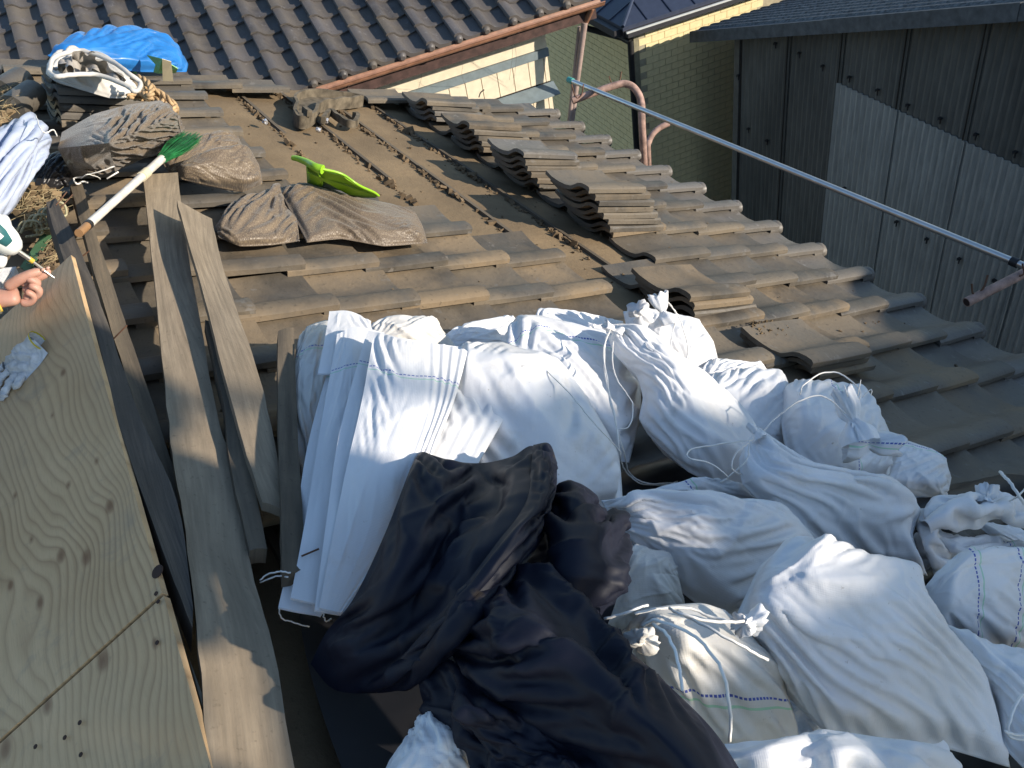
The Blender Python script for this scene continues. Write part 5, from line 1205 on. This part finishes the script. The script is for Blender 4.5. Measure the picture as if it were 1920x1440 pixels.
# blue sheet bundle
M['blue'] = plain('blue_plastic_sheet', (.02, .16, .46), .32, .5, nz=.12, bump=.1)
bag('bright blue plastic sheet bundled at the far upper-left of the roof', [(88, 104), (150, 72), (205, 58), (270, 60), (320, 82), (346, 106)], [(346, 106), (353, 120), (350, 135)], [(100, 110), (180, 125), (262, 135), (350, 135)], [(88, 104), (100, 110)], .03, .14, T=.12, seed=80, ex=.06, amp=.006, name='blue_sheet', cat='plastic sheet', group=None, mat=M['blue'])
M['limesheet'] = plain('pale_green_card', (.32, .62, .22), .6, nz=.05); M['cream_card'] = plain('cream_card', (.62, .55, .38), .7, nz=.05)
def plate(name, pts, th, mat, label, cat, group=None):
    A = [P(*q) for q in pts]; n_ = np.cross(A[1] - A[0], A[2] - A[0]); n_ /= np.linalg.norm(n_); k = len(A)
    V = A + [a - n_ * th for a in A]
    o = wthing(name, V, [tuple(range(k)), tuple(range(k, 2 * k))[::-1]] + [(i, i + k, (i + 1) % k + k, (i + 1) % k) for i in range(k)], mat, label, cat, group); fixn(o.data); return o
plate('green_card', [(276, 103, .12), (304, 110, .14), (334, 128, .1), (330, 136, .06), (297, 137, .05), (288, 134, .05), (292, 120, .09)], .003, M['limesheet'], 'pale green card folded out from under the blue sheet', 'card')
plate('green_card', [(244, 130, .03), (256, 129, .04), (256, 138, .02), (246, 138, .01)], .003, M['limesheet'], 'tiny pale green card corner under the blue sheet', 'card')
plate('cream_strip', [(304, 110, .16), (321, 115, .15), (325, 152, .04), (305, 151, .04)], .002, M['cream_card'], 'short cream strip hanging from the blue sheet', 'strip')
# open grey-white sack lying on the tile pile
M['greysack'] = sack_mat('dirty_grey_sack', 0, (), (.62, .60, .56), .6, rough=.6)
e = bag('dirty grey-white sack lying open on the tile pile beside the rope', [(88, 122), (112, 100), (150, 92), (200, 108), (240, 135), (268, 152)], [(268, 152), (264, 172), (240, 184)], [(102, 152), (150, 168), (205, 184), (240, 184)], [(88, 122), (86, 138), (102, 152)], .16, .22, T=.07, seed=81, ex=.05, name='open_sack', mat=M['greysack'], group=None, neck='right', foci=[(1, .6)])
M['greyin_shade'] = sack_mat('sack_inside_shade', 0, (), (.40, .37, .33), .6, rough=.8)  # darker grey paints the shade inside the open sack
cloth('mouth', [[(112, 122, .285), (140, 106, .30), (180, 110, .30), (222, 138, .29), (235, 148, .285)], [(114, 126, .255), (145, 118, .245), (182, 126, .245), (215, 142, .255), (232, 150, .275)], [(118, 135, .275), (150, 128, .27), (185, 138, .27), (212, 146, .275), (230, 152, .28)]], M['greyin_shade'], e, 50, 24, seed=82, exu=.04, exv=.02, it=30, amp=.003, pin=False)
cord(e, [(92, 135, .26), (97, 112, .28), (120, 100, .3), (152, 96, .31), (200, 112, .31), (240, 138, .3), (262, 156, .28), (252, 172, .27), (228, 158, .28), (180, 142, .28), (130, 140, .28), (104, 144, .27), (92, 135, .26)], .008, M['greysack'], 'rolled_rim', 8)
# rope coil
M['rope'] = plain('beige_rope', (.48, .33, .18), .85, .2, nz=.2, scale=60, bump=.6)
e = empty('rope_coil', P(290, 185, .1), 'coil of thick beige rope between the grey open sack and the boxy brown sack', 'rope')
def rope(pts, r=.011):
    q = spline([P(*a) for a in pts], 9); d = np.r_[0, np.cumsum(np.linalg.norm(np.diff(q, axis=0), axis=1))]
    V, F = tubeVF(q, r * .62, 6); allV = []; allF = []
    tan = np.gradient(q, axis=0); tan /= np.linalg.norm(tan, axis=1)[:, None]; u = np.cross(tan, [0, 0, 1.]); u /= np.linalg.norm(u, axis=1)[:, None]; v = np.cross(tan, u)
    for k in range(3):
        a = d / .018 + 2.094 * k; V, F = tubeVF(q + u * (np.cos(a) * r * .55)[:, None] + v * (np.sin(a) * r * .55)[:, None], r * .55, 6); b = len(allV); allV += list(V); allF += [tuple(i + b for i in f) for f in F]
    wpart('rope_turn', allV, allF, M['rope'], e, 179)
rope([(240, 182, .22), (262, 178, .22), (285, 176, .22), (300, 180, .22), (310, 196, .21), (322, 208, .2), (328, 200, .21), (315, 186, .22), (296, 172, .22), (272, 166, .22)])
rope([(248, 145, .25), (262, 146, .26), (278, 156, .26), (284, 170, .25), (280, 182, .24), (262, 174, .23), (246, 172, .23)])
rope([(270, 150, .25), (290, 168, .24), (305, 178, .23), (322, 192, .22), (330, 204, .2), (327, 214, .17)])
rope([(252, 184, .21), (275, 184, .21), (297, 189, .21), (316, 203, .21), (325, 214, .19)])
# broom
M['bristle'] = plain('green_bristles', (.012, .16, .045), .5, nz=.3); M['broomstick'] = plain('white_painted_stick', (.66, .62, .55), .45, nz=.12, scale=30); M['rawwood'] = plain('orange_wood', (.30, .165, .075), .6, nz=.1)
A, B = P(138, 446, .19), P(303, 298, .17); ax = (B - A)
e = empty('broom', A, 'hand broom with green bristles and a scuffed white handle lying across the boards', 'broom')
V, F = tubeVF([A + ax * q for q in (.13, .3, .5, .7, 1.0)], [.0105, .0102, .0105, .0115, .0125], 14); wpart('handle', V, F, M['broomstick'], e, 60)
V, F = tubeVF([A + ax * .045, A + ax * .125], .0098, 14); wpart('bare_wood_end', V, F, M['rawwood'], e, 60)
V, F = tubeVF([A + ax * .118, A + ax * .14], .0112, 14); wpart('dark_band', V, F, M['blackpipe'], e, 60)
V, F = tubeVF([A + ax * .72, A + ax * .79], .0143, 14); wpart('sleeve_ring', V, F, M['cream_card'], e, 60)
C1 = P(362, 256, .13); mb = MB(); rg = np.random.default_rng(5); side = np.cross(ax, N); side /= np.linalg.norm(side)
for k in range(420):
    a_, h_ = rg.uniform(-1, 1), rg.uniform(-1, 1); L_ = rg.uniform(.82, 1.03); b0 = B - ax * .01 + side * a_ * .011 + N * h_ * .009
    b1 = B + (C1 - B) * L_ + side * (a_ * .030 + rg.normal(0, .003)) + N * (h_ * .014 + rg.normal(0, .003)); mm = (b0 + b1) / 2 + side * a_ * .010 + rg.normal(0, .002, 3)
    mb.tube([b0, mm, b1 + N * .0], [.0011, .0010, .0006], 3, False)
wpart('bristles', mb.V, mb.F, M['bristle'], e, 179, kind='stuff')
# dustpan
M['lime'] = plain('lime_plastic', (.27, .52, .025), .35, .5, nz=.04, bump=.03)
e = empty('dustpan', P(640, 340, .05), 'lime green plastic dustpan standing upside down on the tiles', 'dustpan')
def shell(name, pts, th, mat=None, F0=None, par=None):
    A = [P(*q) for q in pts]; k = len(A); n_ = np.cross(A[1] - A[0], A[2] - A[0]); n_ /= np.linalg.norm(n_) + 1e-9
    F0 = F0 or [tuple(range(k))]; V = A + [a - n_ * th for a in A]; ed = {}
    for f in F0:
        for i in range(len(f)):
            q = (f[i], f[(i + 1) % len(f)]); ed[q] = 1
    F = list(F0) + [tuple(i + k for i in f[::-1]) for f in F0] + [(a, a + k, b + k, b) for (a, b) in ed if (b, a) not in ed]
    o = wpart(name, V, F, mat or M['lime'], e, 30); fixn(o.data); return o
shell('back_plate', [(575, 312, .16), (600, 318, .165), (640, 327, .15), (672, 348, .12), (709, 366, .06), (704, 369, .05), (664, 369, .035), (622, 341, .10), (606, 337, .12), (577, 322, .15)], .004)
shell('side_wall', [(575, 310, .165), (590, 316, .165), (606, 336, .12), (605, 352, .05), (590, 352, .05), (577, 345, .05)], .004)
shell('floor', [(622, 341, .10), (664, 369, .035), (692, 367, .03), (640, 350, .05), (605, 352, .05), (604, 338, .10)], .004)
V, F = tubeVF(spline([P(549, 296, .155), P(560, 298, .16), P(577, 305, .165), (P(590, 313, .17)), P(605, 318, .17)], 6), np.interp(np.linspace(0, 1, 25), [0, .3, 1], [.009, .011, .016]), 10)
o = wpart('handle', V, F, M['lime'], e, 60)
V, F = tubeVF(spline([P(600, 316, .172), P(640, 326, .155), P(672, 347, .125), P(700, 360, .08), P(710, 367, .06)], 5), .0045, 8); wpart('rim', V, F, M['lime'], e, 60)
# ornamental ridge-end tile pieces
M['clayold'] = plain('mottled_clay', (.135, .112, .08), .8, .25, nz=.35, scale=18)
def band(label, pts, h0, hgt, th, cap=True):
    q = spline([P(x, y, h0) for x, y in pts], 6); tn = np.gradient(q, axis=0); s_ = np.cross(tn, N); s_ /= np.linalg.norm(s_, axis=1)[:, None]; V = []
    for k in range(len(q)):
        for (a, b) in ((-1, 0), (1, 0), (1, 1), (-1, 1)): V.append(q[k] + s_[k] * th / 2 * a + N * hgt * b * (1 + .05 * math.sin(k)))
    F = []
    for k in range(len(q) - 1):
        for j in range(4): F.append((k * 4 + j, k * 4 + (j + 1) % 4, k * 4 + 4 + (j + 1) % 4, k * 4 + 4 + j))
    F += [(0, 3, 2, 1), tuple(len(V) - 4 + j for j in range(4))]
    e = empty('ridge_end_tile', q[0], label, 'ridge tile', 'broken ornamental ridge tiles'); o = wpart('curled_rim', V, F, M['clayold'], e, 40); fixn(o.data)
    return e, q
e1, q1 = band('large curled grey ridge-end tile lying on its side on the bare patch', [(556, 213), (551, 228), (560, 240), (575, 240), (590, 228), (598, 212), (625, 206), (655, 203), (678, 199)], HB, .06, .016)
q2 = spline([P(x, y, HB) for x, y in [(556, 213), (552, 200), (570, 190), (600, 188), (630, 192), (655, 194), (678, 199)]], 6)
tn = np.gradient(q2, axis=0); s_ = np.cross(tn, N); s_ /= np.linalg.norm(s_, axis=1)[:, None]; V = []
for k in range(len(q2)):
    for (a, b) in ((-1, 0), (1, 0), (1, 1), (-1, 1)): V.append(q2[k] + s_[k] * .007 * a + N * .06 * b)
F = [(k * 4 + j, k * 4 + (j + 1) % 4, k * 4 + 4 + (j + 1) % 4, k * 4 + 4 + j) for k in range(len(q2) - 1) for j in range(4)]
o = wpart('outer_rim', V, F, M['clayold'], e1, 40); fixn(o.data)
mb = MB(); nq = min(len(q1), len(q2)); 
for k in range(8): pass
G = np.array([resamp(q1[:, :], 24), resamp(q2[:, :], 24)]); V = [tuple(v) for v in (G[0] + N * .02)] + [tuple(v) for v in (G[1] + N * .02)]
wpart('face', V, [(i, i + 1, 24 + i + 1, 24 + i) for i in range(23)], M['clayold'], e1, 40)
V, F = boxVF((-.012, -.035, 0), (.012, .035, .03)); c_ = P(575, 215, HB + .06); V = [c_ + S * a + T * b + N * c for a, b, c in V]; wpart('stub', V, F, M['clayold'], e1)
e2_, q3 = band('crescent shaped broken piece of ridge tile, nearer than the large curled one', [(605, 232), (618, 217), (632, 226), (650, 237), (664, 238), (670, 226), (662, 222)], HB + .01, .035, .02)

# metal glint of crumpled foil among the debris
M['foil'] = plain('crumpled_foil', (.6, .6, .62), .3, .6, metal=.6)
rg = np.random.default_rng(9)
for (x, y, l) in ((596, 243, 'small crumpled scrap of foil beside the large ridge tile'), (612, 226, 'small shiny scrap inside the crescent ridge piece'), (497, 228, 'small shiny scrap in the clay strip left of the ridge tile')):
    V = []; c_ = P(x, y, HB + .02); bm = bmesh.new(); bmesh.ops.create_icosphere(bm, subdivisions=2, radius=.014)
    V = [c_ + np.array(v.co) * rg.uniform(.5, 1.2) for v in bm.verts]; F = [tuple(v.index for v in f.verts) for f in bm.faces]; bm.free()
    wthing('foil_scrap', V, F, M['foil'], l, 'scrap')

# ------------------------------------------------------------------ upper-left clutter beyond the plywood
M['bluebag'] = sack_mat('bluish_plastic_sack', 0, (), (.48, .54, .68), .15, rough=.35, trans=.2)
e = bag('bluish white plastic sack slumped at the left edge of the photo', [(-70, 300), (-10, 255), (30, 225), (62, 212)], [(62, 212), (84, 238), (98, 262), (90, 285), (62, 330)], [(-80, 520), (-30, 440), (20, 395), (62, 330)], [(-70, 300), (-80, 400), (-80, 520)], .02, .22, T=.12, seed=90, ex=.06, amp=.008, name='plastic_sack', cat='sack', group=None, mat=M['bluebag'], foci=[(1, .3)])
cord(e, [(66, 214, .28), (75, 240, .29), (85, 248, .28), (100, 244, .28), (107, 256, .26)], .0018)
M['blackbag'] = plain('black_bin_plastic', (.02, .02, .022), .35, .5)
bag('crumpled black plastic bag beside the boxy brown sack', [(56, 330), (90, 290), (118, 282), (140, 300)], [(140, 300), (140, 330), (118, 352)], [(62, 355), (85, 372), (118, 352)], [(56, 330), (55, 345), (62, 355)], .02, .12, T=.07, seed=91, ex=.1, name='black_bag', cat='bag', group=None, mat=M['blackbag'], amp=.008)
for n_, (ra, rb, l) in enumerate((((20, 205), (62, 175), 'dark bundle of old ridge tiles at the far left, below the others'), ((0, 175), (40, 150), 'short dark curved ridge tile at the far left edge'))):
    V, F = tubeVF([P(*ra, .08), P(*rb, .1)], .05, 12); wthing('ridge_tile', V, F, M['tile'], l, 'ridge tile', None, 60)
# debris of clay clods, straw and twigs
def debris(label, poly, n, sz, h0, mats, seed, name='debris_heap', straw=0):
    rg = np.random.default_rng(seed); mb = MB(); xs = [q[0] for q in poly]; ys = [q[1] for q in poly]; k = 0
    e = empty(name, P(np.mean(xs), np.mean(ys), 0), label, 'debris')
    while k < n:
        x, y = rg.uniform(min(xs), max(xs)), rg.uniform(min(ys), max(ys))
        if not inpoly((x, y), poly): continue
        k += 1; s_ = sz * rg.uniform(.4, 1.5); c_ = P(x, y, h0 + rg.uniform(0, .05)); R_ = Matrix.Rotation(rg.uniform(0, 6), 3, Vector(rg.normal(size=3)).normalized())
        A = [np.array(R_ @ Vector(v)) for v in ((s_ * rg.uniform(.8, 1.8), 0, 0), (0, s_, 0), (0, 0, s_ * .7))]
        a8 = []; V = [c_ + i * A[0] * rg.uniform(.6, 1.1) + j * A[1] * rg.uniform(.6, 1.1) + q * A[2] * rg.uniform(.6, 1.1) for q in (-1, 1) for (i, j) in ((-1, -1), (1, -1), (1, 1), (-1, 1))]
        mb.add(V, [(0, 3, 2, 1), (4, 5, 6, 7), (0, 1, 5, 4), (1, 2, 6, 5), (2, 3, 7, 6), (3, 0, 4, 7)])
    wpart('clods', mb.V, mb.F, mats[0], e, kind='stuff')
    if straw:
        mb = MB()
        for k in range(straw):
            while True:
                x, y = rg.uniform(min(xs), max(xs)), rg.uniform(min(ys), max(ys))
                if inpoly((x, y), poly): break
            c_ = P(x, y, h0 + rg.uniform(.02, .08)); d = rg.normal(size=3); d /= np.linalg.norm(d); d[2] *= .4; l = rg.uniform(.015, .05)
            mb.tube([c_ - d * l, c_ + rg.normal(0, .006, 3), c_ + d * l], .0009, 3, False)
        wpart('straw', mb.V, mb.F, mats[1], e, kind='stuff')
    return e
M['straw'] = plain('old_straw', (.34, .27, .15), .9, nz=.3); M['claylight'] = plain('dry_clay', (.20, .145, .085), .95, .1, nz=.3)
debris('heap of clay crumbs and straw between the bluish sack and the dark timber', [(30, 395), (60, 350), (100, 355), (118, 400), (105, 430), (60, 430)], 260, .010, .02, (M['claylight'], M['straw']), 1, straw=160)
debris('clay rubble and pale straw at the far left edge, above the bluish sack', [(-10, 165), (40, 145), (55, 165), (30, 210), (-10, 235)], 160, .010, .04, (M['claylight'], M['straw']), 2, straw=120)
debris('strip of mossy soil along the upper edge of the plywood', [(70, 470), (118, 425), (138, 470), (88, 520), (70, 505)], 420, .006, -.04, (M['clay'], M['straw']), 3, straw=40)
debris('sand and crumbs spilled on the tiles right of the heap of sacks', [(1400, 605), (1450, 600), (1500, 620), (1490, 630), (1420, 625)], 240, .0028, -.03, (M['claylight'], M['straw']), 4)
M['strap'] = plain('green_strap', (.07, .16, .08), .6, nz=.2)
plate('green_strap', [(38, 500, .0), (52, 512, .0), (100, 436, .03), (86, 428, .03)], .004, M['strap'], 'flat dark green strap beside the cordless driver', 'strap')
M['oldcord'] = plain('old_pale_cord', (.38, .35, .22), .8, nz=.2)
e = empty('cord_tangle', P(70, 425, .05), 'tangle of old pale cord above the green strap', 'cord')
for k in range(7):
    cx, cy, a_ = 52 + 9 * k, 430 - 6 * k + 5 * (k % 2), .05 + .008 * k
    cord(e, [(cx - 22, cy + 8, a_), (cx - 10, cy - 14, a_ + .03), (cx + 14, cy - 12, a_ + .03), (cx + 18, cy + 10, a_), (cx - 4, cy + 14, a_)], .0032, M['oldcord'], 'cord_loop', 6)

# ------------------------------------------------------------------ the worker at the left edge, driver in hand
def skin(name, verts, edges, radii, mat, parent, root=0, sub=2, smooth=True):
    c = np.array(parent.location); me = bpy.data.meshes.new(name); me.from_pydata([tuple(np.asarray(v, float) - c) for v in verts], edges, [])
    o = bpy.data.objects.new(name, me); COL.objects.link(o); md = o.modifiers.new('s', 'SKIN'); md.use_smooth_shade = True
    for i, r_ in enumerate(radii):
        sv_ = me.skin_vertices[0].data[i]; sv_.radius = (r_, r_) if np.isscalar(r_) else r_; sv_.use_root = (i == root)
    if sub: sb = o.modifiers.new('u', 'SUBSURF'); sb.levels = sub; sb.render_levels = sub
    dg = bpy.context.evaluated_depsgraph_get(); dg.update(); m2 = bpy.data.meshes.new_from_object(o.evaluated_get(dg)); m2.name = name
    bpy.data.objects.remove(o); m2.materials.clear(); m2.materials.append(mat)
    for p in m2.polygons: p.use_smooth = True
    return m2
def mat_skin():
    b = NB('skin', .5, .4); n1 = b.noise(18, 4, .6); n2 = b.noise(90, 3, .6)
    b.color(b.mix(b.ramp(n1, [(.35, 0.), (.7, 1.)]), (.46, .27, .20), (.40, .20, .15))); b.b.inputs['Subsurface Weight'].default_value = .12
    b.b.inputs['Subsurface Radius'].default_value = (.01, .004, .002); b.b.inputs['Subsurface Scale'].default_value = .3; b.bump(n2, .15, .0015); return b.m
M['skin'] = mat_skin(); M['workwear'] = plain('khaki_workwear', (.20, .19, .15), .85, nz=.15); M['grey_cuff'] = plain('yellow_cuff', (.62, .42, .05), .7)
hb = .0
def Hh(x, y, d=0.0): return Pl(x, y, P(40, 545, .10), -ray(40, 545)) - ray(40, 545) / np.linalg.norm(ray(40, 545)) * d   # hand plane facing the camera, d towards it
wr = Hh(-14, 562)
e = empty('person', wr, 'worker at the left edge, bare hand steadying a screw under the driver bit', 'person')
pelvis = wr + np.array([-.62, -.05, -.05])
pv = {
 'pel': pelvis, 'ch': pelvis + np.array([.02, .04, .42]), 'nk': pelvis + np.array([.06, .05, .56]), 'hd': pelvis + np.array([.14, .04, .66]), 'ht': pelvis + np.array([.17, .04, .78]),
 'ls': pelvis + np.array([.05, .22, .47]), 'le': pelvis + np.array([.28, .30, .26]), 'lw': wr + np.array([.05, .25, .13]),
 'rs': pelvis + np.array([.05, -.16, .47]), 're': pelvis + np.array([.30, -.12, .17]), 'rw': wr,
 'lh': pelvis + np.array([.02, .12, -.04]), 'lk': pelvis + np.array([.36, .24, .02]), 'lf': pelvis + np.array([.06, .28, -.14]),
 'rh': pelvis + np.array([.02, -.12, -.04]), 'rk': pelvis + np.array([.34, -.28, .00]), 'rf': pelvis + np.array([.02, -.32, -.16])}
names = list(pv); ed = [('pel', 'ch'), ('ch', 'nk'), ('nk', 'hd'), ('hd', 'ht'), ('ch', 'ls'), ('ls', 'le'), ('le', 'lw'), ('ch', 'rs'), ('rs', 're'), ('re', 'rw'), ('pel', 'lh'), ('lh', 'lk'), ('lk', 'lf'), ('pel', 'rh'), ('rh', 'rk'), ('rk', 'rf')]
rad = dict(pel=.15, ch=.16, nk=.06, hd=.095, ht=.085, ls=.08, le=.052, lw=.036, rs=.08, re=.05, rw=.033, lh=.1, lk=.07, lf=.045, rh=.1, rk=.07, rf=.045)
mesh = skin('body', [pv[k] for k in names], [(names.index(a), names.index(b)) for a, b in ed], [rad[k] for k in names], M['workwear'], e); ob('clothed_body', mesh, e)
# right hand: palm up, fingers curled, thumb and forefinger holding the screw
sc = 1.0
hand_pts = [Hh(-14, 562), Hh(14, 556, .0), Hh(40, 550, .004), Hh(58, 545, .004)]
V_ = [Hh(-26, 566, 0), Hh(-6, 560, 0), Hh(18, 556, .002), Hh(40, 552, .004)]; R_ = [(.024, .020), (.026, .021), (.034, .020), (.033, .018)]; E_h = [(0, 1), (1, 2), (2, 3)]
def finger(base, pts, rs):
    b = len(V_); V_.extend(pts); R_.extend([(r, r) for r in rs]); E_h.append((base, b)); E_h.extend([(b + i, b + i + 1) for i in range(len(pts) - 1)])
mesh = skin('hand', V_, E_h, R_, M['skin'], e, 0, 2); ob('palm', mesh, e)
def fin(pts, rs, nm='finger'):
    m_ = skin(nm, pts, [(i, i + 1) for i in range(len(pts) - 1)], rs, M['skin'], e, 0, 2); ob(nm, m_, e)
fin([Hh(40, 536, .006), Hh(62, 522, .012), Hh(80, 517, .018), Hh(89, 512, .02), Hh(88, 503, .02)], [.0125, .0115, .0105, .0095, .008])          # forefinger
fin([Hh(44, 548, .008), Hh(66, 536, .018), Hh(72, 530, .028), Hh(58, 524, .034), Hh(48, 522, .03)], [.0125, .0115, .011, .0100, .0085])
fin([Hh(44, 560, .008), Hh(68, 554, .016), Hh(76, 545, .026), Hh(64, 536, .034), Hh(52, 536, .03)], [.012, .0115, .0108, .0098, .0085])
fin([Hh(38, 568, .006), Hh(58, 566, .014), Hh(66, 556, .022), Hh(56, 548, .03), Hh(46, 548, .028)], [.011, .0105, .0098, .009, .0075])
fin([Hh(10, 540, .010), Hh(36, 524, .026), Hh(58, 514, .034), Hh(78, 508, .034)], [.0135, .0125, .011, .009], 'thumb')
for (x, y, d) in ((89, 503, .03), (80, 506, .044)):
    bm = bmesh.new(); bmesh.ops.create_uvsphere(bm, u_segments=10, v_segments=6, radius=.006); c_ = Hh(x, y, d); V = [c_ + np.array(v.co) * np.array([1, .8, .6]) * .8 for v in bm.verts]; F = [tuple(v.index for v in f.verts) for f in bm.faces]; bm.free(); wpart('fingernail', V, F, plain('nail', (.55, .33, .25), .35), e, 179)
V, F = tubeVF([Hh(-30, 567, 0), Hh(-12, 562, 0), Hh(-6, 560.5, 0)], [.036, .034, .033], 16); wpart('cuff', V, F, M['workwear'], e, 60)
V, F = tubeVF([Hh(-10, 578, .012), Hh(2, 574, .012)], [.012, .012], 10); wpart('cuff_stripe', V, F, M['grey_cuff'], e, 60)
M['screw'] = plain('bright_screw', (.62, .60, .56), .3, .6, metal=.8)
e = empty('screw', Hh(95, 516, .03), 'small bright screw held between thumb and forefinger', 'screw'); V, F = tubeVF([Hh(80, 506, .035), Hh(101, 521, .03)], .0016, 6); wpart('shank', V, F, M['screw'], e, 60)
# cordless driver, gripped by the other (gloved) hand
M['toolwhite'] = plain('white_tool_plastic', (.70, .72, .70), .4, nz=.04); M['toolteal'] = plain('teal_tool_panel', (.03, .12, .13), .35)
e = empty('cordless_driver', Hh(10, 440, .05), 'white cordless driver with a dark teal panel and a long bit, at the left edge', 'power tool')
ax0, ax1 = Hh(-60, 395, .10), Hh(33, 472, .06); d = (ax1 - ax0)
V, F = tubeVF([ax0 + d * q for q in (-.4, 0, .35, .6, .8, .93, 1.0)], [.030, .034, .035, .034, .029, .022, .014], 18); wpart('housing', V, F, M['toolwhite'], e, 179)
sp_ = -ray(20, 440) / np.linalg.norm(ray(20, 440)); V, F = tubeVF([ax0 + d * q + sp_ * .012 for q in (.30, .45, .62, .80, .84)], [.018, .026, .025, .019, .010], 14); wpart('side_panel', V, F, M['toolteal'], e, 179)
V, F = boxVF((.42, -.004, 0), (.70, .004, .002)); V = [ax0 + d * a + np.cross(sp_, d / np.linalg.norm(d)) * b * 1.3 + sp_ * (.0385 + c) for a, b, c in V]; wpart('label_plate', V, F, M['toolwhite'], e)
V, F = tubeVF([ax1, ax1 + (Hh(55, 487, .05) - ax1) * 1.0], .0052, 10); wpart('chuck', V, F, M['steel'], e, 60)
V, F = tubeVF([Hh(53, 485.5, .05), Hh(62, 492, .047)], .0056, 10); wpart('yellow_collar', V, F, M['grey_cuff'], e, 60)
V, F = tubeVF([Hh(60, 491, .048), Hh(81, 506, .037)], .0032, 8); wpart('bit', V, F, M['screw'], e, 60)
V, F = tubeVF([ax0 + d * .1, ax0 + d * .05 + np.array([-.05, .02, -.14])], [.021, .02], 12); wpart('grip', V, F, M['toolwhite'], e, 179)
# gloved left hand behind the tool
M['glovewhite'] = plain('white_knit_glove', (.62, .62, .62), .9, .1, nz=.12, scale=60, bump=.8)
M['gloveyellow'] = plain('yellow_knit', (.62, .50, .05), .9, .1)
e = empty('work_glove', Hh(25, 415, .02), 'white knitted glove on the hand that grips the cordless driver', 'glove', 'white work gloves')
m_ = skin('palm', [Hh(-40, 430, -.01), Hh(0, 425, .0), Hh(25, 425, .0)], [(0, 1), (1, 2)], [(.03, .03), (.04, .03), (.033, .026)], M['glovewhite'], e); ob('palm', m_, e)
for pts in ([(0, 470, .03), (6, 490, .06), (-4, 505, .06)], [(-10, 480, .03), (0, 500, .05), (-12, 515, .05)]):
    m_ = skin('finger', [Hh(*q) for q in pts], [(i, i + 1) for i in range(len(pts) - 1)], [.012, .0115, .011, .009][:len(pts)], M['glovewhite'], e); ob('finger', m_, e)
plate('white_rag', [(-30, 505, .02), (30, 500, .03), (38, 520, .0), (10, 545, -.02), (-30, 560, -.02)], .004, M['glovewhite'], 'pale cloth rag under the cordless driver, above the bare hand', 'rag')
# loose glove on the plywood
def Gp(x, y, l=0): return Pl(x, y, PP0, PN) + PN * l
e = empty('work_glove', Gp(45, 690), 'crumpled white work glove with a yellow-edged cuff lying on the plywood', 'glove', 'white work gloves')
A = crm([[Gp(*q) for q in row] for row in [[(70, 641, .004), (82, 646, .028), (93, 664, .004)], [(50, 648, .003), (64, 664, .030), (78, 684, .003)], [(26, 668, .003), (44, 684, .026), (58, 706, .003)], [(8, 686, .002), (26, 700, .016), (42, 722, .002)]]], 50, 60)
Q = relax(A, exu=.08, exv=.06, it=50, amp=.004, seed=95, goal=.02, creases=10, cr_amp=.004); wpart('palm', Q.reshape(-1, 3), gridF(60, 50, True), M['glovewhite'], e, 179)
for k, pts in enumerate(([(36, 706, .008), (26, 724, .010), (14, 742, .008), (8, 754, .006)], [(26, 700, .010), (12, 716, .014), (0, 736, .010), (-8, 746, .006)], [(16, 690, .008), (2, 702, .014), (-12, 720, .008)], [(46, 708, .006), (42, 722, .010), (32, 730, .008)])):
    q = spline([Gp(*p_) for p_ in pts], 8); n_ = len(q); tn = np.gradient(q, axis=0); s_ = np.cross(tn, PN); s_ /= np.linalg.norm(s_, axis=1)[:, None]; V = []; rg = np.random.default_rng(k)
    for i in range(n_):
        w_ = .0115 * min(1, 2.5 * (1 - i / n_) ** .6) * (1 + .12 * math.sin(i * 1.1 + k)); V += [q[i] + s_[i] * w_ * math.cos(t) + PN * (w_ * .62 * math.sin(t) + .0015 * math.sin(3 * t + i * .7)) for t in np.linspace(0, 2 * math.pi, 14, endpoint=False)]
    F = [(i * 14 + j, i * 14 + (j + 1) % 14, i * 14 + 14 + (j + 1) % 14, i * 14 + 14 + j) for i in range(n_ - 1) for j in range(14)] + [tuple(range(len(V) - 14, len(V)))]
    o = wpart('finger', V, F, M['glovewhite'], e, 179); fixn(o.data)
V, F = tubeVF([Gp(74, 659, .018), Gp(80, 653, .018), Gp(86, 648, .018)], [.019, .0205, .023], 18, False); wpart('cuff', V, F, M['glovewhite'], e, 179)
V, F = tubeVF([Gp(85, 649, .018), Gp(87.5, 647, .018)], [.0232, .0238], 18, False); wpart('yellow_edge', V, F, M['gloveyellow'], e, 179)
#==MORE==
